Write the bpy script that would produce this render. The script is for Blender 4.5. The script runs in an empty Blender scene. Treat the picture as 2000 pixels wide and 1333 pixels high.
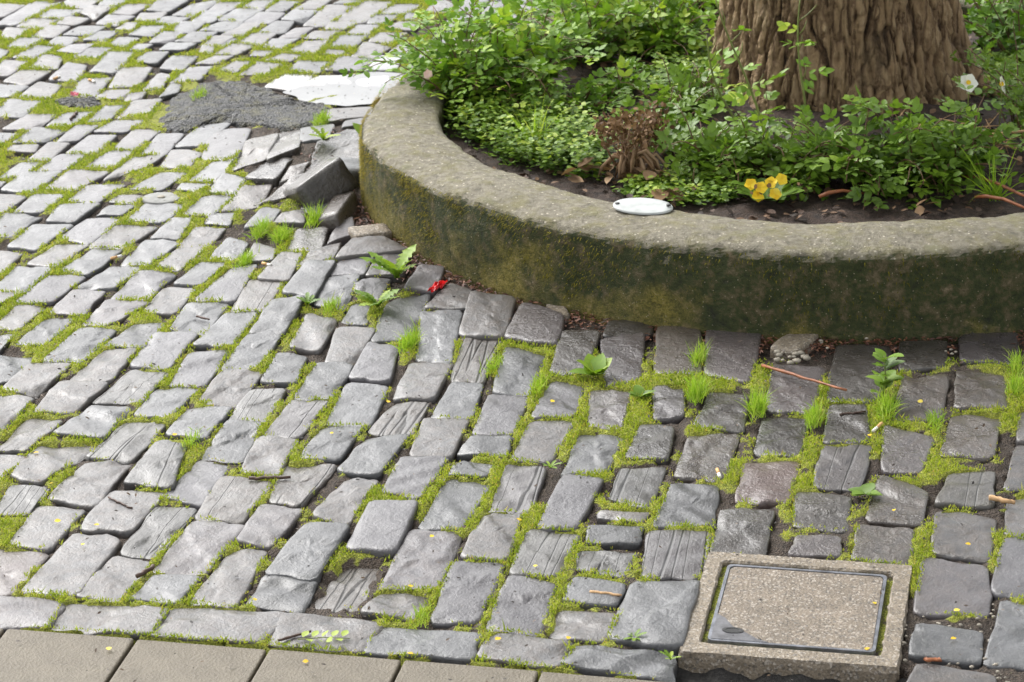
import bpy, math, random
import numpy as np
from mathutils import Vector, Matrix, noise as mnoise

sc = bpy.context.scene
COL = sc.collection
R = math.radians
rng = np.random.default_rng(11)
random.seed(11)

# ------------------------------------------------------------------ camera
cam = bpy.data.cameras.new("camera")
camo = bpy.data.objects.new("camera", cam)
COL.objects.link(camo)
camo.matrix_world = (Matrix.Translation((0, 0, 2.427)) @ Matrix.Rotation(R(90 - 21.761), 4, 'X') @ Matrix.Rotation(R(-0.989), 4, 'Z'))
cam.sensor_width = 36.0
cam.lens = 36.0 * 5596.0 / 2000.0
cam.clip_end = 2000
cam.dof.use_dof = True
cam.dof.focus_distance = 5.9
cam.dof.aperture_fstop = 11.0
sc.camera = camo

# ------------------------------------------------------------------ light
SUN_EL, SUN_AZ = 46.0, -40.0          # azimuth measured from +y towards +x
world = bpy.data.worlds.new("World")
sc.world = world
world.use_nodes = True
wn = world.node_tree.nodes
wl = world.node_tree.links
bg = wn["Background"]
sky = wn.new("ShaderNodeTexSky")
sky.sky_type = 'NISHITA'
sky.sun_disc = False
sky.sun_elevation = R(SUN_EL)
sky.sun_rotation = R(SUN_AZ)
sky.air_density = 1.0
sky.dust_density = 4.0
hs = wn.new("ShaderNodeHueSaturation")      # a thin overcast takes the blue out of the sky
hs.inputs["Saturation"].default_value = 0.12
wl.new(sky.outputs[0], hs.inputs["Color"])
wl.new(hs.outputs[0], bg.inputs["Color"])
bg.inputs["Strength"].default_value = 0.15
sun = bpy.data.lights.new("sun", 'SUN')
sun.energy = 0.8
sun.angle = R(50)
sun.color = (1.0, 0.97, 0.93)
suno = bpy.data.objects.new("sun", sun)
COL.objects.link(suno)
sd = Vector((math.sin(R(SUN_AZ)) * math.cos(R(SUN_EL)), math.cos(R(SUN_AZ)) * math.cos(R(SUN_EL)), math.sin(R(SUN_EL))))
suno.rotation_euler = sd.to_track_quat('Z', 'Y').to_euler()
sc.view_settings.view_transform = 'Standard'
sc.view_settings.look = 'None'
sc.view_settings.gamma = 1.0
sc.view_settings.exposure = 1.32
sc.cycles.max_bounces = 6
sc.cycles.diffuse_bounces = 3
sc.cycles.glossy_bounces = 3
sc.cycles.transmission_bounces = 3
sc.view_settings.use_curve_mapping = False

# ------------------------------------------------------------------ helpers
def tag(o, label=None, cat=None, group=None, kind=None):
    if label: o["label"] = label
    if cat: o["category"] = cat
    if group: o["group"] = group
    if kind: o["kind"] = kind
    return o

def empty(name, loc=(0, 0, 0), rz=0.0):
    o = bpy.data.objects.new(name, None)
    COL.objects.link(o)
    o.location = loc
    o.rotation_euler = (0, 0, rz)
    return o

def mesh_obj(name, V, F, mat, parent=None, smooth=True, tint=None, loc=None, rz=None):
    """V (n,3), F list of faces or an (m,3)/(m,4) int array; tint = per-vertex float"""
    me = bpy.data.meshes.new(name)
    V = np.asarray(V, np.float32)
    if isinstance(F, np.ndarray):
        k = F.shape[1]
        me.vertices.add(len(V)); me.vertices.foreach_set("co", V.ravel())
        me.loops.add(F.size); me.loops.foreach_set("vertex_index", F.astype(np.int32).ravel())
        me.polygons.add(len(F))
        me.polygons.foreach_set("loop_start", np.arange(0, F.size, k, dtype=np.int32))
        me.polygons.foreach_set("loop_total", np.full(len(F), k, np.int32))
        me.update(calc_edges=True)
    else:
        me.from_pydata([tuple(map(float, v)) for v in V], [], [tuple(f) for f in F])
        me.update()
    if smooth:
        me.polygons.foreach_set("use_smooth", np.ones(len(me.polygons), bool))
    if tint is not None:
        a = me.attributes.new("tint", 'FLOAT', 'POINT')
        a.data.foreach_set("value", np.broadcast_to(np.asarray(tint, np.float32), (len(V),)).copy())
    if mat is not None:
        me.materials.append(mat)
    o = bpy.data.objects.new(name, me)
    COL.objects.link(o)
    if loc is not None: o.location = loc
    if rz is not None: o.rotation_euler = (0, 0, rz)
    if parent is not None: o.parent = parent
    return o

class Batch:
    """collects triangles of many small shapes that become one mesh"""
    def __init__(self): self.V = []; self.F = []; self.T = []; self.n = 0
    def add(self, V, F, t=0.5):
        V = np.asarray(V, np.float32).reshape(-1, 3); F = np.asarray(F, np.int64)
        if F.shape[1] == 4: F = np.vstack([F[:, [0, 1, 2]], F[:, [0, 2, 3]]])
        self.V.append(V); self.F.append(F + self.n)
        self.T.append(np.broadcast_to(np.asarray(t, np.float32), (len(V),)))
        self.n += len(V)
    def place(self, tv, tf, O, D, N, S, t, sx=1.0):
        """template tv (y along, x across, z up) at origins O, direction D, normal N, scale S"""
        O = np.asarray(O, float); D = np.asarray(D, float); N = np.asarray(N, float)
        D = D / (np.linalg.norm(D, axis=1, keepdims=True) + 1e-9)
        X = np.cross(D, N); X /= (np.linalg.norm(X, axis=1, keepdims=True) + 1e-9)
        Z = np.cross(X, D)
        S = np.broadcast_to(np.asarray(S, float), (len(O),))
        P = O[:, None, :] + S[:, None, None] * (tv[None, :, 0:1] * sx * X[:, None, :] + tv[None, :, 1:2] * D[:, None, :] + tv[None, :, 2:3] * Z[:, None, :])
        k = len(tv)
        F = (tf[None] + (np.arange(len(O)) * k)[:, None, None]).reshape(-1, 3)
        self.add(P.reshape(-1, 3), F, np.repeat(np.broadcast_to(t, (len(O),)), k))
    def build(self, name, mat, parent=None, smooth=True, kind=None):
        o = mesh_obj(name, np.vstack(self.V), np.vstack(self.F), mat, parent, smooth, np.concatenate(self.T))
        if kind: o["kind"] = kind
        return o

def tube(pts, radii, seg=6):
    pts = np.asarray(pts, float); n = len(pts)
    radii = np.broadcast_to(np.asarray(radii, float), (n,))
    tg = np.gradient(pts, axis=0); tg /= np.linalg.norm(tg, axis=1, keepdims=True) + 1e-9
    ref = np.array([0.31, 0.17, 0.93]); 
    if abs(tg[0] @ ref) > .92: ref = np.array([1.0, 0, 0])
    V = []
    for i in range(n):
        x = np.cross(tg[i], ref); x /= np.linalg.norm(x); y = np.cross(tg[i], x)
        a = np.linspace(0, 2 * np.pi, seg, endpoint=False)
        V.append(pts[i] + radii[i] * (np.cos(a)[:, None] * x + np.sin(a)[:, None] * y))
    V = np.vstack(V + [pts[:1], pts[-1:]]); F = []
    for i in range(n - 1):
        for j in range(seg):
            a = i * seg + j; b = i * seg + (j + 1) % seg
            F += [(a, b, b + seg), (a, b + seg, a + seg)]
    for j in range(seg):
        F.append((n * seg, (j + 1) % seg, j)); F.append((n * seg + 1, (n - 1) * seg + j, (n - 1) * seg + (j + 1) % seg))
    return V, np.array(F)

def leaf_template(w=0.5, fold=0.12, curl=0.12, n=4, power=0.9):
    ys = np.linspace(0, 1, n + 2)
    V = [(0, 0, 0)]; F = []
    for y in ys[1:-1]:
        hw = w * 0.5 * math.sin(math.pi * y ** power) ** 0.8
        z = -curl * y * y
        V += [(-hw, y, z + fold * hw * 2), (0, y, z), (hw, y, z + fold * hw * 2)]
    V.append((0, 1, -curl))
    F += [(0, 2, 1), (0, 3, 2)]
    for i in range(n - 1):
        a = 1 + i * 3
        for k in (0, 1):
            F += [(a + k, a + k + 1, a + k + 4), (a + k, a + k + 4, a + k + 3)]
    a = 1 + (n - 1) * 3; t = len(V) - 1
    F += [(a, a + 1, t), (a + 1, a + 2, t)]
    return np.array(V, float), np.array(F)

def unit(v): v = np.asarray(v, float); return v / (np.linalg.norm(v, axis=-1, keepdims=True) + 1e-9)

# ---- node material helper
class NM:
    def __init__(self, name):
        self.m = bpy.data.materials.new(name); self.m.use_nodes = True
        self.t = self.m.node_tree; self.b = self.t.nodes["Principled BSDF"]; self.out = self.t.nodes["Material Output"]
    def n(self, typ, **kw):
        nd = self.t.nodes.new("ShaderNode" + typ)
        for k, v in kw.items(): setattr(nd, k, v)
        return nd
    def link(self, a, b): self.t.links.new(a, b)
    def set(self, **kw):
        for k, v in kw.items():
            s = self.b.inputs[k.replace("_", " ")]
            if hasattr(v, "is_output"): self.link(v, s)
            else: s.default_value = v
    def coord(self, kind="Object", scale=None, offset=None):
        c = self.n("TexCoord").outputs[kind]
        if scale is not None or offset is not None:
            mp = self.n("Mapping"); self.link(c, mp.inputs["Vector"])
            if scale is not None: mp.inputs["Scale"].default_value = scale
            if offset is not None:
                if hasattr(offset, "is_output"): self.link(offset, mp.inputs["Location"])
                else: mp.inputs["Location"].default_value = offset
            c = mp.outputs[0]
        return c
    def noise(self, vec, scale, detail=4, rough=0.55, dist=0.0):
        nd = self.n("TexNoise"); self.link(vec, nd.inputs["Vector"])
        nd.inputs["Scale"].default_value = scale; nd.inputs["Detail"].default_value = detail
        nd.inputs["Roughness"].default_value = rough; nd.inputs["Distortion"].default_value = dist
        return nd.outputs["Fac"]
    def voro(self, vec, scale, feature='F1', out="Distance"):
        nd = self.n("TexVoronoi"); nd.feature = feature; self.link(vec, nd.inputs["Vector"]); nd.inputs["Scale"].default_value = scale
        return nd.outputs[out]
    def ramp(self, fac, stops, interp='LINEAR'):
        nd = self.n("ValToRGB"); nd.color_ramp.interpolation = interp
        e = nd.color_ramp.elements
        while len(e) < len(stops): e.new(0.5)
        for el, (p, c) in zip(e, stops):
            el.position = p
            el.color = (c, c, c, 1) if isinstance(c, (int, float)) else (*c, 1)
        self.link(fac, nd.inputs["Fac"]); return nd.outputs["Color"]
    def math(self, op, a, b=None, c=None, clamp=False):
        nd = self.n("Math", operation=op); nd.use_clamp = clamp
        for i, v in enumerate((a, b, c)):
            if v is None: continue
            if hasattr(v, "is_output"): self.link(v, nd.inputs[i])
            else: nd.inputs[i].default_value = v
        return nd.outputs[0]
    def mix(self, fac, a, b, blend='MIX'):
        nd = self.n("Mix"); nd.data_type = 'RGBA'; nd.blend_type = blend
        for s, v in ((nd.inputs[0], fac), (nd.inputs[6], a), (nd.inputs[7], b)):
            if hasattr(v, "is_output"): self.link(v, s)
            elif isinstance(v, (int, float)): s.default_value = v
            else: s.default_value = (*v, 1)
        return nd.outputs[2]
    def attr(self, name="tint"):
        nd = self.n("Attribute"); nd.attribute_name = name; return nd.outputs["Fac"]
    def bump(self, h, strength=0.5, dist=0.002, normal=None):
        nd = self.n("Bump"); nd.inputs["Strength"].default_value = strength; nd.inputs["Distance"].default_value = dist
        self.link(h, nd.inputs["Height"])
        if normal is not None: self.link(normal, nd.inputs["Normal"])
        return nd.outputs[0]

def mat_simple(name, col, rough=0.6, var=0.25, scale=60, bump=0.3, dist=0.001, metallic=0.0, spec=0.5):
    m = NM(name); c = m.coord()
    f = m.noise(c, scale, 4)
    lo = tuple(x * (1 - var) for x in col); hi = tuple(min(1, x * (1 + var)) for x in col)
    m.set(Base_Color=m.ramp(f, [(0.3, lo), (0.7, hi)]), Roughness=rough, Metallic=metallic, Normal=m.bump(m.noise(c, scale * 3, 3), bump, dist))
    m.b.inputs["Specular IOR Level"].default_value = spec
    return m.m

def mat_leaf(name, a, b, c=None, rough=0.42, transl=0.3, spec=0.5):
    """leaf colour runs with the per-leaf tint a -> b -> c"""
    m = NM(name); t = m.attr()
    stops = [(0.05, a), (0.6, b)] + ([(0.95, c)] if c else [])
    col = m.ramp(t, stops)
    f = m.noise(m.coord(), 130, 3)
    col = m.mix(0.35, col, m.ramp(f, [(0.3, 0.35), (0.7, 0.65)]), 'OVERLAY')
    m.set(Base_Color=col, Roughness=rough)
    m.b.inputs["Specular IOR Level"].default_value = spec
    tr = m.n("BsdfTranslucent"); m.link(m.mix(0.5, col, (0.9, 1.0, 0.25), 'MULTIPLY'), tr.inputs["Color"])
    mx = m.n("MixShader"); mx.inputs[0].default_value = transl
    m.link(m.b.outputs[0], mx.inputs[1]); m.link(tr.outputs[0], mx.inputs[2]); m.link(mx.outputs[0], m.out.inputs["Surface"])
    return m.m

# ------------------------------------------------------------------ materials
def mat_stone(name, striated=False, lo=(0.034, 0.035, 0.037), hi=(0.086, 0.087, 0.091), wet=(0.30, 0.60), bmp=0.55):
    m = NM(name)
    tint = m.attr()
    off = m.n("CombineXYZ"); m.link(m.math('MULTIPLY', tint, 37.0), off.inputs[0]); m.link(m.math('MULTIPLY', tint, 91.0), off.inputs[1])
    c = m.coord(offset=off.outputs[0])
    n1 = m.noise(c, 16, 6, 0.6)
    n2 = m.noise(c, 95, 5, 0.65)
    n3 = m.noise(c, 38, 4, 0.6, 0.8)
    col = m.ramp(n1, [(0.28, lo), (0.72, hi)])
    # each stone has its own grey, a few run to brown or violet
    br = m.math('MULTIPLY_ADD', m.math('FRACT', m.math('MULTIPLY', tint, 7.31)), 0.75, 0.62)
    cx = m.n("CombineXYZ")
    for i in range(3): m.link(br, cx.inputs[i])
    col = m.mix(1.0, col, cx.outputs[0], 'MULTIPLY')
    brown = m.math('MULTIPLY', m.math('GREATER_THAN', m.math('FRACT', m.math('MULTIPLY', tint, 13.7)), 0.5), m.ramp(n3, [(0.3, 0.1), (0.65, 0.7)]))
    col = m.mix(brown, col, (0.095, 0.076, 0.064))
    viol = m.math('MULTIPLY', m.math('GREATER_THAN', m.math('FRACT', m.math('MULTIPLY', tint, 29.3)), 0.72), 0.4)
    col = m.mix(viol, col, (0.082, 0.070, 0.080))
    specks = m.ramp(m.voro(c, 170), [(0.05, 1.0), (0.13, 0.0)])
    col = m.mix(m.math('MULTIPLY', specks, 0.35), col, (0.03, 0.03, 0.03))
    n5 = m.noise(m.coord(scale=(1.0, 0.55, 1.0), offset=off.outputs[0]), 210, 3, 0.6)
    h = m.math('ADD', m.math('MULTIPLY', n1, 0.9), m.math('MULTIPLY', n2, 0.62))
    h = m.math('ADD', h, m.math('MULTIPLY', n3, 0.75))
    h = m.math('ADD', h, m.math('MULTIPLY', n5, 0.25))
    if striated:
        cs = m.coord(scale=(1.0, 0.05, 0.3), offset=off.outputs[0])
        st = m.noise(cs, 60, 3, 0.6, 0.2)
        h = m.math('ADD', h, m.math('MULTIPLY', st, 0.5))
        ln = m.noise(m.coord(scale=(1.0, 0.03, 0.2), offset=off.outputs[0]), 26, 1, 0.3, 0.08)
        crack = m.ramp(m.math('ABSOLUTE', m.math('SUBTRACT', ln, 0.5)), [(0.0, 1.0), (0.02, 0.0)])
        h = m.math('SUBTRACT', h, m.math('MULTIPLY', crack, 1.6))
        col = m.mix(m.math('MULTIPLY', crack, 0.75), col, (0.012, 0.011, 0.01))
        col = m.mix(m.math('MULTIPLY', m.ramp(st, [(0.4, 0.0), (0.75, 1.0)]), 0.14), col, (0.10, 0.09, 0.08))
    rg = m.ramp(m.noise(c, 9, 4, 0.6), [(0.3, wet[0]), (0.7, wet[1])])
    m.set(Base_Color=col, Roughness=rg, Normal=m.bump(h, bmp, 0.007))
    m.b.inputs["IOR"].default_value = 1.55
    m.b.inputs["Coat Weight"].default_value = 0.4
    m.b.inputs["Coat Roughness"].default_value = 0.25
    m.b.inputs["Coat IOR"].default_value = 1.4
    return m.m
M_STONE = mat_stone("basalt")
M_STRI = mat_stone("basalt_split", True, (0.040, 0.038, 0.036), (0.090, 0.086, 0.081))
M_DARK_SHADED = mat_stone("basalt_dark_shaded", False, (0.030, 0.026, 0.0235), (0.066, 0.057, 0.051), (0.15, 0.42), 0.75)  # darker basalt copy: shade and dark reflections below the wall put into the colour
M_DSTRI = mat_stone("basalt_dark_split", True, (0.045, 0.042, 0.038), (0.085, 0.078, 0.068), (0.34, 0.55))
M_BROWN = mat_stone("basalt_brown", False, (0.06, 0.036, 0.027), (0.10, 0.06, 0.045), (0.2, 0.42), 0.75)
M_WET = mat_stone("basalt_flooded", False, (0.05, 0.05, 0.05), (0.1, 0.1, 0.1), (0.05, 0.16), 0.25)
M_WET.node_tree.nodes["Principled BSDF"].inputs["Coat Weight"].default_value = 1.0
M_WET.node_tree.nodes["Principled BSDF"].inputs["Coat Roughness"].default_value = 0.05
M_PINK = mat_stone("basalt_pink", False, (0.10, 0.085, 0.085), (0.16, 0.135, 0.135))

def mat_bed():
    m = NM("soil_and_moss_bed"); c = m.coord()
    moss = m.attr()
    n = m.noise(c, 140, 5, 0.65); n2 = m.noise(c, 30, 4)
    soil = m.ramp(n, [(0.3, (0.02, 0.014, 0.010)), (0.55, (0.065, 0.047, 0.034)), (0.75, (0.14, 0.105, 0.075))])
    gr = m.ramp(m.noise(c, 220, 4), [(0.3, (0.08, 0.10, 0.01)), (0.6, (0.29, 0.31, 0.03)), (0.8, (0.40, 0.34, 0.06))])
    k = m.math('ADD', moss, m.math('MULTIPLY', m.math('SUBTRACT', n2, 0.5), 0.9))
    f = m.ramp(k, [(0.42, 0.0), (0.55, 1.0)])
    m.set(Base_Color=m.mix(f, soil, gr), Roughness=0.85, Normal=m.bump(m.math('ADD', n, m.voro(c, 260)), 0.9, 0.006))
    return m.m
M_BED = mat_bed()
M_MOSS = mat_leaf("moss_green", (0.17, 0.25, 0.018), (0.42, 0.48, 0.05), (0.55, 0.42, 0.10), rough=0.7, transl=0.35, spec=0.2)
M_GRASS = mat_leaf("grass_blades", (0.17, 0.31, 0.02), (0.36, 0.54, 0.04), (0.5, 0.55, 0.12), rough=0.5, transl=0.35)

def mat_concrete(name, lo, hi, grain=420, peb=True):
    # cast concrete: fine sand grain, with or without exposed pebbles
    m = NM(name); c = m.coord()
    n = m.noise(c, grain, 3, 0.6); n2 = m.noise(c, 18, 5, 0.6); v = m.voro(c, 230, 'F1', "Color")
    col = m.ramp(n2, [(0.3, lo), (0.7, hi)])
    if peb:
        sep = m.n("SeparateColor"); m.link(v, sep.inputs[0])
        col = m.mix(m.ramp(sep.outputs[0], [(0.80, 0.0), (0.84, 0.5)]), col, (0.42, 0.38, 0.33))
        col = m.mix(m.ramp(sep.outputs[1], [(0.80, 0.0), (0.86, 0.55)]), col, (0.06, 0.055, 0.05))
    col = m.mix(0.5, col, m.ramp(n, [(0.3, 0.25), (0.7, 0.75)]), 'OVERLAY')
    m.set(Base_Color=col, Roughness=0.62, Normal=m.bump(m.math('ADD', n, m.voro(c, 190)), 0.6, 0.0022))
    return m.m
M_SLAB = mat_concrete("paving_slab_concrete", (0.112, 0.094, 0.067), (0.155, 0.132, 0.096), 520, False)
M_FRAME = mat_concrete("cover_concrete", (0.14, 0.113, 0.08), (0.235, 0.192, 0.14), 300)
M_LIDC = mat_concrete("lid_concrete", (0.125, 0.10, 0.074), (0.215, 0.174, 0.13), 300)

def mat_planter():
    m = NM("planter_concrete"); c = m.coord()
    n1 = m.noise(c, 7, 6, 0.6); n2 = m.noise(c, 60, 5, 0.65); n3 = m.noise(c, 240, 4, 0.6); n4 = m.noise(c, 22, 5, 0.62)
    con = m.ramp(n2, [(0.25, (0.07, 0.062, 0.044)), (0.5, (0.185, 0.165, 0.12)), (0.78, (0.30, 0.275, 0.21))])
    con = m.mix(m.ramp(m.voro(c, 60), [(0.10, 0.9), (0.2, 0.0)]), con, (0.50, 0.45, 0.36))
    con = m.mix(m.ramp(m.noise(c, 11, 3), [(0.6, 0.0), (0.7, 0.5)]), con, (0.15, 0.165, 0.12))
    con = m.mix(m.ramp(n4, [(0.46, 0.0), (0.66, 0.62)]), con, (0.165, 0.148, 0.05))          # algae film on the top
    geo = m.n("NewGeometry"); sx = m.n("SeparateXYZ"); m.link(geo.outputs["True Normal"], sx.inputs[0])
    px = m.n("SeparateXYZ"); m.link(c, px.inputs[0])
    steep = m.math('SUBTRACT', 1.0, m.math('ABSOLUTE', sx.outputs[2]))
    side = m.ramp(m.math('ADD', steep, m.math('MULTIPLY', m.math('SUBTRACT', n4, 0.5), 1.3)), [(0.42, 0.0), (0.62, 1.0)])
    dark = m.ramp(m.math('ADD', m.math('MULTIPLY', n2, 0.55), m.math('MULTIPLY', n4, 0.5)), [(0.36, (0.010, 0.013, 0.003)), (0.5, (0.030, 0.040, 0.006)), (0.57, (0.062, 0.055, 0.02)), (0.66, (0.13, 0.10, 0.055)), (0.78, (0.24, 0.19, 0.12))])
    yel = m.ramp(m.math('ADD', m.math('MULTIPLY', n2, 0.6), m.math('MULTIPLY', n3, 0.4)), [(0.33, (0.04, 0.036, 0.006)), (0.5, (0.16, 0.135, 0.02)), (0.62, (0.24, 0.19, 0.05)), (0.74, (0.34, 0.29, 0.18))])
    # yellow moss gains towards the foot of the wall and round the west side
    low = m.math('ADD', m.math('MULTIPLY', px.outputs[2], -7.0), m.math('MULTIPLY', px.outputs[0], -0.9))
    low = m.math('ADD', low, m.math('MULTIPLY', m.math('SUBTRACT', n1, 0.5), 4.0))
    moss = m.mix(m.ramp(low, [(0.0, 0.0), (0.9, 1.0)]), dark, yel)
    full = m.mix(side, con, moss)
    full = m.mix(m.ramp(m.voro(c, 75), [(0.06, 0.75), (0.13, 0.0)]), full, (0.36, 0.31, 0.22))
    m.set(Base_Color=full, Roughness=0.8, Normal=m.bump(m.math('ADD', m.math('ADD', n2, m.math('MULTIPLY', n3, 0.5)), m.math('MULTIPLY', n4, 0.8)), 0.8, 0.008))
    return m.m
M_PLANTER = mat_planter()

def mat_bark():
    m = NM("bark"); h = m.attr()
    c = m.coord(scale=(1, 1, 0.16)); c2 = m.coord(scale=(1, 1, 0.5))
    n = m.noise(c, 95, 7, 0.75, 0.6); n2 = m.noise(c2, 170, 5, 0.65)
    wv = m.n("TexNoise"); m.link(c2, wv.inputs["Vector"]); wv.inputs["Scale"].default_value = 14; wv.inputs["Detail"].default_value = 3
    vm = m.n("VectorMath", operation='MULTIPLY_ADD'); m.link(wv.outputs["Color"], vm.inputs[0]); vm.inputs[1].default_value = (0.05, 0.05, 0.05); m.link(m.coord(scale=(1, 1, 0.13)), vm.inputs[2])
    ve = m.voro(vm.outputs[0], 30, 'DISTANCE_TO_EDGE')
    cr = m.ramp(m.math('ADD', ve, m.math('MULTIPLY', m.math('SUBTRACT', n2, 0.5), 0.12)), [(0.0, 0.0), (0.14, 1.0)])
    k = m.math('ADD', m.math('MULTIPLY', h, 0.62), m.math('MULTIPLY', n, 0.62))
    k = m.math('SUBTRACT', k, m.math('MULTIPLY', m.math('SUBTRACT', 1.0, cr), 0.26))
    col = m.ramp(k, [(0.26, (0.042, 0.022, 0.010)), (0.48, (0.22, 0.13, 0.062)), (0.78, (0.52, 0.35, 0.185)), (1.0, (0.62, 0.47, 0.28))])
    col = m.mix(m.ramp(m.noise(c2, 9, 4, 0.7), [(0.55, 0.0), (0.7, 0.25)]), col, (0.2, 0.18, 0.11))
    m.set(Base_Color=col, Roughness=0.75, Normal=m.bump(m.math('ADD', m.math('ADD', n, m.math('MULTIPLY', n2, 0.5)), m.math('MULTIPLY', cr, 0.8)), 1.0, 0.03))
    return m.m
M_BARK = mat_bark()
M_SOIL = mat_simple("garden_soil", (0.038, 0.023, 0.016), 0.85, 0.6, 55, 0.9, 0.008)
M_ASPH = None
def mat_asphalt():
    m = NM("old_asphalt"); c = m.coord()
    v = m.n("TexVoronoi"); m.link(c, v.inputs["Vector"]); v.inputs["Scale"].default_value = 210
    s = m.n("SeparateColor"); m.link(v.outputs["Color"], s.inputs[0])
    col = m.ramp(s.outputs[0], [(0.1, (0.010, 0.010, 0.011)), (0.6, (0.030, 0.031, 0.033)), (0.95, (0.10, 0.10, 0.098))])
    col = m.mix(m.ramp(m.noise(c, 24, 5, 0.7), [(0.48, 0.0), (0.64, 0.8)]), col, (0.10, 0.092, 0.035))
    m.set(Base_Color=col, Roughness=0.5, Normal=m.bump(m.math('SUBTRACT', 1.0, v.outputs["Distance"]), 1.0, 0.009))
    return m.m
M_ASPH = mat_asphalt()
M_LEAF_ROSE = mat_leaf("rose_leaf", (0.075, 0.145, 0.02), (0.175, 0.29, 0.032), (0.40, 0.50, 0.05), rough=0.42, transl=0.3, spec=0.4)
M_LEAF_BUSH = mat_leaf("bush_leaf", (0.07, 0.16, 0.022), (0.21, 0.36, 0.035), (0.46, 0.55, 0.06), rough=0.45, transl=0.36, spec=0.35)
M_WEED = mat_leaf("weed_leaf", (0.075, 0.15, 0.015), (0.20, 0.33, 0.028), (0.38, 0.48, 0.05), rough=0.5, transl=0.35)
M_CANE = mat_simple("green_cane", (0.16, 0.19, 0.045), 0.5, 0.35, 40)
M_WOODY = mat_simple("woody_stem", (0.13, 0.07, 0.035), 0.65, 0.4, 50)
M_DRY = mat_leaf("dry_plant", (0.09, 0.05, 0.025), (0.24, 0.145, 0.075), (0.42, 0.29, 0.18), rough=0.7, transl=0.15, spec=0.2)
M_TWIG = mat_simple("brown_twig", (0.26, 0.09, 0.035), 0.55, 0.4, 70)
M_DARKTWIG = mat_simple("dark_twig", (0.06, 0.032, 0.022), 0.6, 0.4, 70)
M_YELLOW = mat_leaf("yellow_petal", (0.70, 0.42, 0.02), (0.82, 0.60, 0.03), (0.85, 0.70, 0.12), rough=0.5, transl=0.25, spec=0.3)
M_WHITE = mat_leaf("white_petal", (0.72, 0.72, 0.64), (0.82, 0.82, 0.76), rough=0.5, transl=0.25, spec=0.3)
M_ENAMEL = mat_simple("white_enamel", (0.38, 0.40, 0.39), 0.4, 0.22, 30, 0.05)
M_STEEL = mat_simple("weathered_steel", (0.22, 0.23, 0.26), 0.38, 0.35, 50, 0.3, 0.0006, 0.7)
M_BOLT = mat_simple("dark_bolt", (0.05, 0.05, 0.05), 0.4, 0.2, 60, 0.2, 0.0005, 0.6)
M_RED = mat_simple("red_foil", (0.62, 0.012, 0.016), 0.25, 0.2, 40, 0.3, 0.001)
M_PAPER = mat_simple("cigarette_paper", (0.72, 0.70, 0.66), 0.7, 0.08, 80)
M_FILTER = mat_simple("cigarette_filter", (0.55, 0.33, 0.14), 0.7, 0.2, 200)
M_CHIP = mat_simple("wood_chip", (0.48, 0.30, 0.15), 0.7, 0.25, 60)
M_PEBBLE = mat_simple("pebble", (0.28, 0.25, 0.2), 0.6, 0.4, 25)
def mat_water():
    m = NM("puddle_water"); c = m.coord()
    m.set(Base_Color=m.ramp(m.noise(c, 20, 4), [(0.3, (0.07, 0.07, 0.068)), (0.7, (0.12, 0.12, 0.115))]), Roughness=0.04, Normal=m.bump(m.noise(c, 10, 2), 0.05, 0.002))
    m.b.inputs["IOR"].default_value = 1.5
    m.b.inputs["Coat Weight"].default_value = 0.25
    m.b.inputs["Coat Roughness"].default_value = 0.1
    return m.m
M_WATER = mat_water()

# ------------------------------------------------------------------ ground shape
RC = np.array([0.844, 7.344]); R_OUT, R_IN, RIM_Z = 1.269, 1.045, 0.205
def ring_f(t):
    """the ring is a little flattened on its far side; t = angle round its centre"""
    return np.interp(np.degrees(t) % 360, [0, 40, 100, 150, 170, 175, 182, 188, 195, 330, 360], [.97, .93, .90, .90, .917, .937, .952, .975, 1.0, 1.0, .97])
HC = np.array((-0.488,7.335)); HC2 = np.array((-0.373,6.593))
def heave(x, y):
    return (.075 * np.exp(-((x - HC[0]) ** 2 + (y - HC[1]) ** 2 * .7) / (2 * .23 ** 2))
            + .02 * np.exp(-((x - HC2[0]) ** 2 + (y - HC2[1]) ** 2) / (2 * .18 ** 2)))
YAW = R(-11.578)
U = np.array([math.cos(YAW), math.sin(YAW)]); Vv = np.array([-U[1], U[0]])

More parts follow.
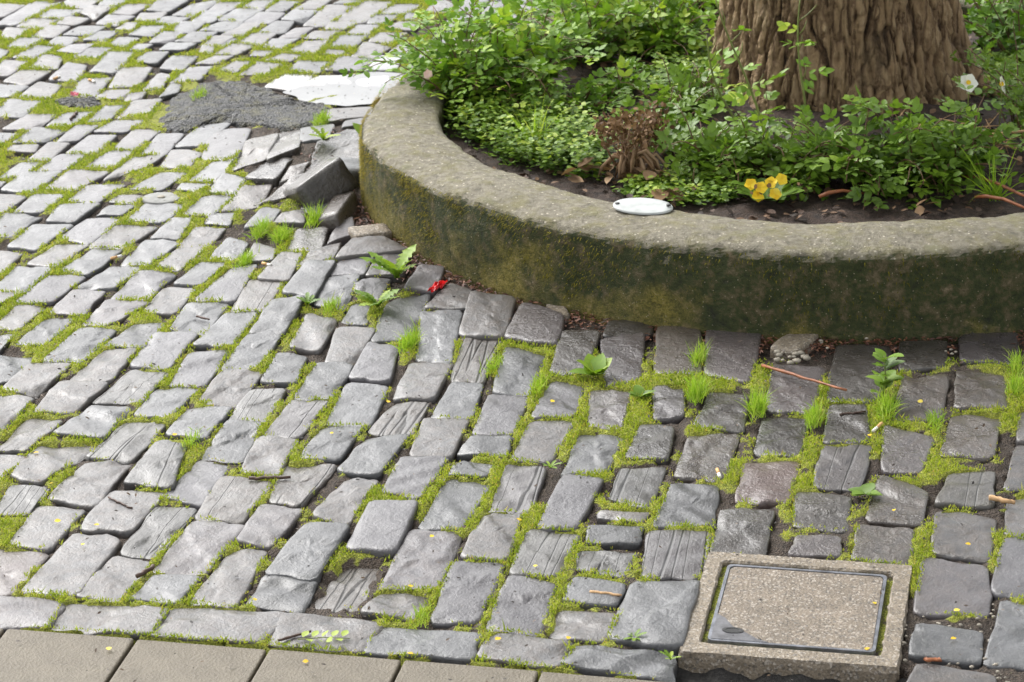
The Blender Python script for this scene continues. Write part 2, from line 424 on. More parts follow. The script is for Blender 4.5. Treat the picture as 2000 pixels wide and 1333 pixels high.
STONES = []
for ln in """
. 901 4739 0 1003 4704 0 962 4478 0 838 4511 0
r 221 4837 9 339 4837 9 290 4577 9 170 4631 9
. 783 4931 0 892 4888 0 862 4688 0 737 4709 0
. -636 4781 0 -429 4750 0 -471 4635 0 -663 4667 0
d 740 6047 0 861 6035 0 791 5695 0 679 5709 0
. 948 5006 0 1041 4972 0 999 4745 0 889 4781 0
. -866 5110 0 -776 5075 0 -827 4836 0 -933 4859 0
. -205 5090 0 -107 5069 0 -150 4837 0 -252 4846 0
. -422 4742 0 -252 4705 0 -277 4591 0 -448 4626 0
. -1048 4860 0 -854 4813 0 -865 4710 0 -1024 4718 0
. -845 4810 0 -658 4774 0 -669 4672 0 -856 4699 0
s 267 5077 0 379 5067 0 348 4866 0 240 4876 0
. -115 4944 0 -24 4935 0 -72 4703 0 -157 4711 0
. -247 4689 0 -69 4652 0 -93 4555 0 -275 4593 0
. -10 4885 0 75 4844 0 37 4646 0 -55 4674 0
. -636 5154 0 -537 5127 0 -598 4916 0 -694 4939 0
. 715 4511 0 837 4464 0 806 4354 0 675 4395 0
d 457 6150 0 574 6128 0 522 5817 0 425 5866 0
. 111 4601 0 275 4566 0 264 4465 0 87 4524 0
. 838 5136 0 944 5108 0 901 4918 0 801 4953 0
d 412 5165 0 513 5155 0 474 4952 0 374 4964 0
r -412 5114 9 -326 5102 9 -384 4882 9 -474 4907 9
d 584 5935 0 695 5904 0 642 5645 0 545 5667 0
p -1030 5048 0 -912 5026 0 -955 4857 0 -1049 4866 0
. -556 5018 0 -484 5015 0 -523 4777 0 -607 4801 0
d 372 5540 0 475 5543 0 427 5304 0 327 5330 0
r -287 5214 9 -197 5204 9 -234 4986 9 -325 5007 9
. -39 4656 0 95 4616 0 74 4513 0 -69 4564 0
d 938 5622 0 1041 5617 0 988 5392 0 882 5409 0
s 26 5086 0 124 5062 0 75 4874 0 -8 4896 0
d 744 5321 0 832 5239 0 795 5082 0 693 5112 0
. -136 5339 0 -49 5307 0 -107 5092 0 -186 5107 0
. 320 5295 0 410 5281 0 386 5092 0 277 5100 0
d 678 5092 0 779 5062 0 749 4905 0 643 4926 0
d 864 5847 0 962 5843 0 907 5595 0 809 5600 0
d 340 6174 0 434 6144 0 417 5872 0 317 5880 0
. 732 4663 0 838 4624 0 817 4507 0 705 4540 0
. -823 5308 0 -708 5284 0 -761 5115 0 -858 5131 0
s -599 5367 0 -496 5325 0 -544 5147 0 -635 5172 0
b 476 5388 0 585 5389 0 544 5191 0 448 5207 0
ds 648 5472 0 749 5464 0 692 5252 0 603 5269 0
. 103 5338 0 177 5310 0 119 5083 0 45 5097 0
sk -328 4972 -18 -251 4964 -18 -297 4767 -18 -379 4801 -18
. -889 5452 0 -800 5448 0 -845 5236 0 -946 5277 0
. 1049 5454 0 1126 5438 0 1088 5230 0 990 5246 0
. -59 5167 0 12 5158 0 -17 4949 0 -103 4969 0
. -776 5006 0 -699 4975 0 -744 4806 0 -827 4836 0
d 988 5879 0 1088 5848 0 1060 5648 0 951 5663 0
d 568 5250 0 675 5215 0 647 5065 0 549 5086 0
d 786 5566 0 882 5501 0 831 5328 0 752 5344 0
s -15 5402 0 63 5386 0 27 5167 0 -50 5176 0
d 204 6088 0 302 6125 0 284 5848 0 206 5805 0
s -717 5223 0 -636 5208 0 -698 5001 0 -767 5026 0
d 537 5636 0 632 5621 0 591 5412 0 499 5445 0
. -958 5236 0 -866 5223 0 -906 5040 0 -989 5066 0
. -997 5555 0 -880 5537 0 -969 5343 0 -1036 5381 0
d 1031 6106 0 1160 6110 0 1117 5906 0 1003 5921 0
. 990 5211 0 1068 5193 0 1033 4997 0 955 5032 0
. -364 5858 0 -275 5832 0 -309 5614 0 -399 5621 0
. -13 6054 0 79 5997 0 35 5772 0 -42 5787 0
. 143 5567 0 231 5536 0 190 5355 0 102 5352 0
. -210 6273 3 -119 6265 1 -139 5973 0 -214 5998 0
d 429 5775 0 515 5764 0 484 5552 0 386 5584 0
ds 888 5319 0 978 5328 0 947 5157 0 840 5173 0
. -292 6347 7 -198 6391 7 -228 6114 0 -319 6110 1
. -230 5443 0 -137 5436 0 -191 5243 0 -268 5274 0
sr -752 5534 9 -690 5518 9 -697 5303 9 -792 5338 9
. 38 5626 0 131 5615 0 75 5417 0 -4 5427 0
r -91 6378 12 5 6338 10 -21 6110 9 -116 6130 9
s -471 5424 0 -370 5417 0 -432 5219 0 -493 5246 0
d 682 5685 0 762 5678 0 746 5487 0 647 5482 0
s -829 5668 0 -746 5640 0 -799 5458 0 -888 5478 0
. 79 4746 0 184 4729 0 161 4616 0 63 4647 0
rd 28 6301 9 124 6227 9 99 6048 9 -15 6088 9
d 119 6136 0 204 6129 0 159 5872 0 82 5884 0
. -345 5347 0 -279 5335 0 -330 5130 0 -403 5166 0
. -50 5775 0 34 5757 0 -3 5550 0 -85 5563 0
. -187 5643 0 -97 5632 0 -134 5439 0 -217 5456 0
. -657 5455 0 -594 5429 0 -630 5227 0 -707 5273 0
. -469 4914 0 -381 4872 0 -402 4762 0 -501 4797 0
s 222 5369 0 309 5375 0 267 5178 0 192 5224 0
. -506 5221 0 -425 5193 0 -475 5031 0 -544 5057 0
. -307 5556 0 -223 5552 0 -280 5359 0 -361 5391 0
s -108 6115 0 -27 6098 0 -64 5855 0 -137 5863 0
d 169 5794 0 261 5783 0 230 5577 0 160 5594 0
. -914 5752 0 -832 5742 0 -871 5567 0 -974 5602 0
. -228 5965 0 -136 5968 0 -175 5763 0 -258 5766 0
. -540 5559 0 -456 5546 0 -487 5364 0 -562 5386 0
. -611 5653 0 -539 5639 0 -568 5455 0 -654 5466 0
. 87 5864 0 155 5820 0 132 5643 0 42 5643 0
. -823 6168 0 -730 6160 0 -773 5952 0 -859 5982 0
. -251 4830 0 -159 4810 0 -190 4708 0 -286 4742 0
. -1003 5887 0 -902 5879 0 -951 5715 0 -1040 5719 0
d 884 6047 0 990 6051 0 957 5880 0 861 5876 0
s -479 5758 0 -398 5747 0 -456 5562 0 -530 5569 0
. -436 5974 0 -356 5963 0 -399 5765 0 -479 5769 0
d 272 5596 0 342 5579 0 316 5407 0 231 5424 0
. -132 5855 0 -67 5838 0 -91 5639 0 -176 5660 0
s -851 5951 0 -770 5921 0 -815 5766 0 -916 5781 0
. -646 5942 0 -559 5931 0 -601 5749 0 -687 5767 0
. -734 6050 0 -645 6061 0 -683 5847 0 -757 5854 0
. -328 6093 0 -260 6066 0 -276 5862 0 -360 5884 0
. -688 4911 0 -603 4908 0 -632 4794 0 -721 4816 0
. -1003 6209 0 -922 6201 0 -973 6007 0 -1060 6011 0
s -258 5738 0 -183 5734 0 -220 5562 0 -308 5587 0
. -407 5611 0 -322 5604 0 -366 5446 0 -443 5459 0
. 114 4875 0 204 4839 0 179 4750 0 89 4780 0
. -703 5729 0 -613 5725 0 -654 5561 0 -737 5591 0
t -504 7381 74 -392 7583 46 -398 7277 68 -526 7178 63
. -603 6161 1 -528 6149 1 -575 5950 0 -651 5950 0
. -1091 6000 0 -994 5992 0 -1052 5820 0 -1130 5856 0
s 124 4991 0 233 4975 0 203 4877 0 116 4913 0
. -927 6078 0 -856 6071 0 -898 5890 0 -986 5901 0
r -566 6360 14 -492 6348 15 -527 6141 10 -600 6153 9
. -403 6181 1 -317 6174 1 -355 5978 0 -419 5981 0
. -670 6288 1 -597 6279 2 -642 6086 0 -726 6096 0
. -1048 5695 0 -972 5670 0 -1025 5510 0 -1086 5519 0
. -1143 5806 0 -1053 5794 0 -1086 5620 0 -1138 5622 0
s -577 5825 0 -501 5822 0 -535 5647 0 -610 5667 0
. -767 6365 1 -675 6353 2 -712 6166 0 -793 6206 0
. -685 6590 6 -622 6587 9 -661 6368 3 -749 6385 1
s -1027 5345 0 -949 5314 0 -973 5196 0 -1043 5202 0
. -782 5844 0 -692 5825 0 -745 5681 0 -817 5699 0
. -479 6266 3 -411 6239 3 -437 6050 0 -505 6072 0
d 308 5806 0 374 5796 0 367 5633 0 301 5622 0
s -633 6495 7 -552 6465 10 -586 6297 3 -660 6304 2
r -499 6562 26 -430 6559 29 -471 6354 16 -541 6395 16
d 552 5039 0 633 5028 0 620 4940 0 524 4953 0
. -532 6036 0 -467 6018 0 -480 5849 0 -555 5871 0
. -1123 6569 0 -1042 6551 0 -1096 6379 0 -1178 6392 0
. -906 6592 1 -824 6564 1 -872 6398 0 -953 6415 0
. -436 6486 16 -366 6489 17 -396 6298 5 -465 6340 7
. -825 7682 12 -728 7659 22 -739 7342 41 -825 7397 25
. -1181 6059 0 -1086 6058 0 -1117 5907 0 -1174 5910 0
. 147 5099 0 248 5089 0 234 5015 0 142 5024 0
. -1095 5506 0 -1021 5483 0 -1058 5375 0 -1126 5391 0
. -1217 6632 0 -1130 6619 0 -1171 6456 0 -1248 6469 0
. -878 6240 0 -809 6237 0 -843 6086 0 -930 6102 0
. -962 6390 0 -865 6368 0 -945 6226 0 -1001 6241 0
. -834 6481 1 -761 6462 2 -795 6305 0 -869 6317 0
. -87 5540 0 -6 5540 0 -17 5441 0 -116 5458 0
. -1003 6924 2 -906 6907 4 -976 6757 1 -1055 6771 0
r -390 6723 30 -320 6732 28 -257 6645 27 -418 6588 30
. -915 6816 2 -834 6780 4 -892 6636 1 -961 6646 0
. -1087 6990 1 -1005 6972 3 -1059 6800 1 -1136 6853 0
. -1052 6463 0 -982 6451 0 -1009 6299 0 -1087 6320 0
. -1218 6940 0 -1128 6930 1 -1186 6765 0 -1260 6793 0
. -1090 6278 0 -1029 6275 0 -1072 6111 0 -1138 6122 0
. -983 6629 0 -906 6624 1 -960 6472 0 -1040 6489 0
. -144 6446 6 -92 6399 3 -103 6293 2 -200 6302 3
. -565 6662 14 -514 6646 17 -537 6474 11 -609 6499 8
. -1043 6752 0 -974 6738 1 -1032 6573 0 -1100 6608 0
d 229 6206 0 330 6217 0 318 6124 0 212 6107 0
. -1297 6752 0 -1222 6734 0 -1251 6589 0 -1334 6611 0
. -1306 7035 0 -1220 7020 0 -1265 6860 0 -1337 6883 0
t -718 7513 37 -641 7542 45 -653 7289 57 -726 7256 42
t -636 7659 30 -574 7671 33 -570 7328 70 -641 7290 59
. -1176 6366 0 -1107 6354 0 -1146 6211 0 -1207 6218 0
. -941 7082 7 -844 7049 13 -889 6937 6 -981 6964 3
. -1139 6795 0 -1063 6781 0 -1120 6636 0 -1192 6663 0
t -645 7288 59 -576 7285 69 -614 7122 48 -686 7156 42
t -692 7110 36 -625 7104 44 -646 6984 27 -734 6973 18
. -320 6627 21 -248 6643 17 -266 6507 15 -346 6496 18
. -1308 7377 0 -1217 7371 0 -1265 7208 0 -1345 7239 0
. -1184 7384 1 -1091 7356 2 -1150 7215 1 -1225 7240 0
. -220 6553 14 -164 6543 10 -183 6403 7 -251 6423 10
. -460 9094 0 -363 9102 0 -454 8847 0 -536 8873 0
. -419 6603 21 -338 6617 21 -359 6496 18 -436 6502 17
t -530 6809 18 -462 6809 21 -474 6680 20 -556 6669 15
. -765 6633 3 -700 6619 5 -748 6486 2 -812 6501 1
. -797 7092 21 -718 7065 28 -765 6956 14 -837 6981 10
. -1361 7192 0 -1279 7167 0 -1319 7036 0 -1391 7045 0
. -102 5431 0 -39 5403 0 -60 5340 0 -136 5356 0
. -1118 7254 2 -1027 7241 5 -1082 7105 2 -1154 7132 1
. -798 6881 8 -725 6868 11 -763 6744 5 -829 6761 3
. -827 6743 3 -762 6735 5 -811 6589 2 -867 6621 1
. -361 6477 17 -293 6474 15 -316 6347 8 -376 6400 11
. -1175 7098 1 -1080 7094 2 -1123 6964 1 -1189 6978 0
. -709 6797 9 -657 6753 10 -674 6641 7 -743 6670 4
. -870 7744 6 -791 7763 9 -838 7557 17 -913 7566 10
t -443 7024 40 -411 7031 40 -414 6887 24 -469 6828 21
. -1165 8365 0 -1084 8360 0 -1098 8179 0 -1173 8171 0
. -1226 8545 0 -1149 8527 0 -1182 8329 0 -1255 8358 0
. -1548 9159 0 -1471 9147 0 -1558 8905 0 -1623 8916 0
. -1455 8052 0 -1365 8026 0 -1397 7887 0 -1481 7917 0
. -1254 7181 0 -1178 7170 1 -1215 7050 0 -1284 7054 0
. -578 9045 0 -499 9025 0 -569 8814 0 -636 8832 0
. -1055 7732 1 -986 7714 3 -1035 7542 3 -1090 7564 2
. -492 6664 19 -425 6716 21 -438 6592 21 -516 6563 16
. -977 7682 4 -915 7670 6 -942 7492 9 -1007 7504 5
. -755 7230 36 -695 7166 41 -715 7076 30 -782 7112 24
. -867 6951 7 -816 6937 10 -837 6812 4 -904 6833 3
. -1174 7689 0 -1107 7684 1 -1136 7532 1 -1212 7547 0
. -936 7313 11 -863 7284 19 -921 7179 11 -996 7208 6
. -922 7514 10 -841 7474 20 -862 7342 20 -935 7373 11
. -794 7342 31 -743 7314 40 -766 7181 31 -842 7226 21
w -671 8267 0 -591 8249 0 -609 8098 1 -707 8141 1
. -374 6342 8 -333 6318 6 -338 6212 2 -395 6222 2
. -1206 6193 0 -1151 6183 0 -1176 6080 0 -1230 6091 0
w -566 8242 0 -456 8247 0 -475 8138 1 -601 8134 1
. -1027 7470 4 -949 7479 9 -987 7371 7 -1077 7305 3
. -1266 8255 0 -1192 8251 0 -1212 8078 0 -1283 8103 0
. 172 5166 0 269 5156 0 246 5110 0 165 5140 0
. -1234 7526 0 -1164 7511 1 -1202 7393 1 -1273 7394 0
. -501 8449 0 -408 8405 0 -452 8296 0 -539 8314 0
. -1379 7906 0 -1301 7896 0 -1344 7772 0 -1425 7786 0
. -1100 7537 2 -1034 7528 4 -1072 7406 3 -1148 7419 1
. -1339 7776 0 -1255 7738 0 -1297 7650 0 -1378 7655 0
t -569 7125 53 -514 7152 60 -576 7028 38 -636 6993 29
. -1093 8015 0 -1017 8030 0 -1028 7909 1 -1108 7865 0
. -1338 8431 0 -1281 8396 0 -1287 8238 0 -1364 8267 0
. -1396 8226 0 -1331 8195 0 -1343 8066 0 -1428 8091 0
. -635 6970 26 -588 6954 27 -612 6864 18 -670 6858 14
. -636 6749 11 -580 6693 13 -588 6623 12 -652 6637 8
. -501 7868 11 -397 7889 9 -400 7771 20 -508 7732 26
. -1529 8213 0 -1430 8185 0 -1460 8088 0 -1536 8093 0
. -1467 8358 0 -1386 8347 0 -1431 8211 0 -1499 8251 0
. -566 7575 48 -491 7617 44 -492 7413 72 -560 7408 69
. -1681 9139 0 -1583 9118 0 -1626 8986 0 -1704 9005 0
. -440 8599 0 -364 8555 0 -405 8436 0 -469 8459 0
. -1280 7626 0 -1227 7618 0 -1260 7487 0 -1313 7490 0
. -1271 7914 0 -1197 7915 0 -1243 7795 0 -1306 7808 0
. -629 8412 0 -540 8388 0 -572 8279 0 -652 8321 0
. -1541 8469 0 -1469 8452 0 -1498 8311 0 -1556 8327 0
. -1119 7831 0 -1041 7820 1 -1080 7725 1 -1160 7741 0
w -384 8441 0 -324 8438 0 -341 8301 0 -418 8306 0
. -432 6851 22 -401 6885 24 -393 6777 21 -453 6724 20
. -584 6938 26 -528 6946 29 -527 6868 22 -607 6887 20
. -1228 7794 0 -1168 7780 0 -1204 7658 0 -1255 7652 0
. -958 8352 0 -896 8360 0 -922 8228 0 -996 8208 0
w -441 8209 0 -346 8240 0 -369 8107 1 -441 8136 1
. -519 6967 32 -455 6993 36 -460 6902 26 -517 6922 27
. -1024 8487 0 -953 8477 0 -981 8341 0 -1044 8370 0
. -1020 9102 0 -941 9140 0 -999 8959 0 -1068 8977 0
. -1333 7455 0 -1277 7452 0 -1312 7348 0 -1370 7334 0
. -624 8624 0 -553 8632 0 -588 8498 0 -667 8523 0
. -754 8401 0 -682 8372 0 -724 8276 0 -795 8280 0
. -872 9021 0 -796 9009 0 -842 8879 0 -917 8905 0
. -1425 8525 0 -1366 8502 0 -1369 8377 0 -1444 8400 0
. -1168 7969 0 -1113 7975 0 -1141 7847 0 -1195 7831 0
. -516 8683 0 -440 8678 0 -474 8556 0 -542 8573 0
. -766 6969 15 -706 6955 19 -716 6883 13 -778 6912 11
. -1135 9153 0 -1051 9148 0 -1094 9014 0 -1160 9040 0
. -1459 8630 0 -1405 8607 0 -1439 8494 0 -1512 8511 0
. -790 8980 0 -718 8962 0 -755 8846 0 -829 8865 0
. -846 8845 0 -783 8841 0 -827 8702 0 -890 8720 0
. -1480 9054 0 -1381 9040 0 -1416 8944 0 -1506 8964 0
. 1086 5643 0 1161 5633 0 1132 5471 0 1055 5474 0
. -1460 8864 0 -1395 8846 0 -1422 8727 0 -1489 8738 0
. -358 9051 0 -279 9039 0 -324 8929 0 -399 8941 0
. -1242 6451 0 -1186 6444 0 -1217 6377 0 -1264 6379 0
. -797 8727 0 -731 8716 0 -762 8600 0 -832 8624 0
. -913 8870 0 -840 8865 0 -874 8759 0 -960 8778 0
. -1290 8600 0 -1223 8583 0 -1257 8483 0 -1330 8500 0
. -1053 8296 0 -1010 8282 0 -1024 8150 0 -1072 8130 0
. -974 9007 0 -903 9002 0 -939 8872 0 -1000 8890 0
. -733 8859 0 -681 8848 0 -702 8728 0 -779 8739 0
. -987 8759 0 -917 8748 0 -955 8644 0 -1028 8662 0
. -1039 8878 0 -965 8867 0 -994 8753 0 -1057 8771 0
. -398 8708 0 -318 8703 0 -361 8594 0 -423 8617 0
. -1528 8952 0 -1445 8939 0 -1482 8838 0 -1555 8864 0
. -1041 7075 3 -977 7070 5 -1005 7001 3 -1066 7018 2
. -1156 8838 0 -1082 8833 0 -1114 8721 0 -1182 8745 0
. -683 8995 0 -612 8983 0 -649 8867 0 -714 8892 0
. -848 8612 0 -785 8582 0 -832 8495 0 -893 8511 0
. -1242 9103 0 -1164 9112 0 -1206 8987 0 -1270 9005 0
. -1355 8844 0 -1281 8839 0 -1312 8740 0 -1390 8758 0
. -1451 7735 0 -1382 7717 0 -1411 7643 0 -1463 7646 0
. -1104 8537 0 -1047 8533 0 -1070 8421 0 -1136 8444 0
. -1177 8134 0 -1114 8135 0 -1124 8047 0 -1202 8057 0
. -471 8807 0 -405 8803 0 -433 8691 0 -495 8701 0
. -1526 8720 0 -1456 8709 0 -1488 8613 0 -1554 8623 0
. -1082 8765 0 -1016 8761 0 -1052 8651 0 -1110 8654 0
. -329 8585 0 -282 8550 0 -293 8448 0 -357 8478 0
. -1279 8977 0 -1203 8958 0 -1240 8864 0 -1304 8882 0
. -1436 9173 0 -1341 9167 0 -1369 9068 0 -1445 9102 0
. -1028 7158 4 -962 7145 7 -982 7085 5 -1045 7110 3
. -646 9121 0 -578 9116 0 -606 9011 0 -677 9015 0
. -1351 9095 0 -1280 9069 0 -1325 8959 0 -1378 9019 0
. -936 9111 0 -856 9106 0 -896 9001 0 -957 9020 0
. -909 8694 0 -835 8676 0 -878 8594 0 -940 8604 0
. -727 8663 0 -658 8659 0 -698 8550 0 -749 8579 0
. -1586 8845 0 -1521 8827 0 -1543 8715 0 -1596 8751 0
t -575 7191 61 -533 7210 66 -548 7145 57 -596 7117 49
. -863 7208 18 -788 7172 27 -821 7131 20 -874 7169 15
. -1285 8785 0 -1230 8782 0 -1257 8677 0 -1320 8694 0
. -602 8741 0 -529 8737 0 -560 8646 0 -627 8670 0
. -553 8847 0 -472 8842 0 -515 8749 0 -571 8766 0
. -416 8921 0 -346 8916 0 -383 8815 0 -439 8833 0
. -1175 9006 0 -1103 8994 0 -1122 8897 0 -1183 8915 0
. -820 9132 0 -756 9128 0 -790 9023 0 -855 9048 0
. -736 9112 0 -682 9094 0 -717 8990 0 -773 9000 0
. -1355 8630 0 -1291 8633 0 -1317 8537 0 -1385 8567 0
. -666 8779 0 -615 8783 0 -648 8671 0 -706 8675 0
. -1411 8726 0 -1341 8715 0 -1369 8631 0 -1428 8641 0
. -825 8418 0 -779 8409 0 -816 8306 0 -863 8334 0
. -1214 8714 0 -1154 8697 0 -1180 8606 0 -1236 8629 0
. -1378 7618 0 -1313 7618 0 -1315 7554 0 -1388 7572 0
. -340 8840 0 -285 8830 0 -301 8742 0 -374 8761 0
. -1094 8944 0 -1019 8939 0 -1062 8845 0 -1116 8876 0
. -1047 8637 0 -971 8626 0 -1003 8556 0 -1068 8567 0
. -917 8701 0 -855 8691 0 -891 8601 0 -938 8611 0
. -1409 8972 0 -1345 8940 0 -1376 8866 0 -1434 8890 0
. -686 8492 0 -625 8469 0 -663 8408 0 -728 8431 0
. -1594 8600 0 -1542 8590 0 -1556 8501 0 -1612 8518 0
. -893 8479 0 -843 8470 0 -879 8397 0 -938 8400 0
. -452 7683 33 -391 7756 21 -395 7654 35 -454 7576 50
. -1322 9166 0 -1236 9175 0 -1271 9090 0 -1326 9108 0
. -998 8196 0 -965 8183 0 -974 8100 0 -1015 8068 0
. -1109 8097 0 -1066 8106 0 -1077 8025 0 -1115 8028 0
. -1213 8883 0 -1175 8880 0 -1184 8792 0 -1234 8816 0
. -317 8943 0 -280 8926 0 -289 8850 0 -330 8860 0
. -1150 8631 0 -1106 8621 0 -1127 8551 0 -1164 8567 0
. -774 8529 0 -717 8526 0 -738 8470 0 -784 8479 0
. -551 8528 0 -493 8512 0 -509 8468 0 -559 8477 0
. -1388 7309 0 -1351 7298 0 -1358 7256 0 -1391 7258 0
. -942 8591 0 -902 8576 0 -910 8512 0 -947 8527 0
. -537 9114 0 -465 9109 0 -497 9068 0 -557 9072 0
""".strip().splitlines():
    q = ln.split()
    STONES.append((q[0], np.array(list(map(float, q[1:]))).reshape(4, 3) / 1000.0))

def smooth_field(shape, cells, seed):
    g = np.random.default_rng(seed).random((cells + 3, cells + 3))
    yy = np.linspace(0, cells, shape[0]); xx = np.linspace(0, cells, shape[1])
    yi = yy.astype(int); xi = xx.astype(int); fy = yy - yi; fx = xx - xi
    fy = (fy * fy * (3 - 2 * fy))[:, None]; fx = (fx * fx * (3 - 2 * fx))[None]
    a = g[yi][:, xi]; b = g[yi][:, xi + 1]; c = g[yi + 1][:, xi]; d = g[yi + 1][:, xi + 1]
    return (a * (1 - fx) + b * fx) * (1 - fy) + (c * (1 - fx) + d * fx) * fy

GX0, GX1, GY0, GY1, GS = -2.4, 2.9, 3.6, 10.6, 0.004
NX, NY = int((GX1 - GX0) / GS), int((GY1 - GY0) / GS)
occ = np.zeros((NY, NX), bool)
def raster(P, grid, val=True):
    x0 = max(int((P[:, 0].min() - GX0) / GS) - 1, 0); x1 = min(int((P[:, 0].max() - GX0) / GS) + 2, NX)
    y0 = max(int((P[:, 1].min() - GY0) / GS) - 1, 0); y1 = min(int((P[:, 1].max() - GY0) / GS) + 2, NY)
    if x1 <= x0 or y1 <= y0: return
    X = GX0 + (np.arange(x0, x1) + .5) * GS; Y = GY0 + (np.arange(y0, y1) + .5) * GS
    X, Y = np.meshgrid(X, Y); m = np.ones(X.shape, bool); n = len(P)
    ar = sum(P[i, 0] * P[(i + 1) % n, 1] - P[(i + 1) % n, 0] * P[i, 1] for i in range(n))
    s = 1 if ar > 0 else -1
    for i in range(n):
        a = P[i]; b = P[(i + 1) % n]
        m &= s * ((b[0] - a[0]) * (Y - a[1]) - (b[1] - a[1]) * (X - a[0])) >= 0
    grid[y0:y1, x0:x1] |= m
def inside(P, pts):
    pts = np.asarray(pts); m = np.zeros(len(pts), bool); n = len(P); j = n - 1
    for i in range(n):
        xi, yi = P[i][:2]; xj, yj = P[j][:2]
        cnd = ((yi > pts[:, 1]) != (yj > pts[:, 1])) & (pts[:, 0] < (xj - xi) * (pts[:, 1] - yi) / (yj - yi + 1e-12) + xi)
        m ^= cnd; j = i
    return m

ASPHALT = np.array([(-1.028, 7.799, 0.001), (-0.998, 7.958, 0.000), (-0.980, 8.090, 0.000), (-0.933, 8.198, 0.000), (-0.873, 8.242, 0.000), (-0.782, 8.220, 0.000), (-0.712, 8.167, 0.000), (-0.654, 8.077, 0.002), (-0.603, 7.983, 0.004), (-0.526, 7.946, 0.006), (-0.484, 7.873, 0.011), (-0.510, 7.758, 0.023), (-0.558, 7.609, 0.044), (-0.620, 7.600, 0.040), (-0.708, 7.704, 0.019), (-0.815, 7.765, 0.008), (-0.861, 7.754, 0.006), (-0.907, 7.700, 0.006), (-0.971, 7.727, 0.003)])
ASPHALT2 = np.array([(-1.329, 8.050, 0.000), (-1.279, 8.078, 0.000), (-1.220, 8.064, 0.000), (-1.180, 8.031, 0.000), (-1.181, 7.970, 0.000), (-1.231, 7.948, 0.000), (-1.298, 7.962, 0.000)])
PUDDLE = np.array([(-0.654, 8.077, 0.002), (-0.604, 8.138, 0.001), (-0.536, 8.232, 0.000), (-0.446, 8.270, 0.000), (-0.354, 8.270, 0.000), (-0.273, 8.238, 0.000), (-0.290, 8.163, 0.001), (-0.331, 8.111, 0.001), (-0.369, 8.036, 0.003), (-0.389, 7.920, 0.007), (-0.445, 7.903, 0.009), (-0.519, 7.915, 0.008), (-0.596, 7.977, 0.004)])
VIEW = np.array([(-1.667, 9.19), (1.668, 8.97), (.885, 4.43), (-.917, 4.49)])
COVER_C, COVER_YAW = np.array([.521, 4.723]), R(-11.26)
CU = np.array([math.cos(COVER_YAW), math.sin(COVER_YAW)]); CV = np.array([-CU[1], CU[0]])
FW, FL = .393, .417
SO = np.array([-.939, 4.707])      # first corner of the slab row

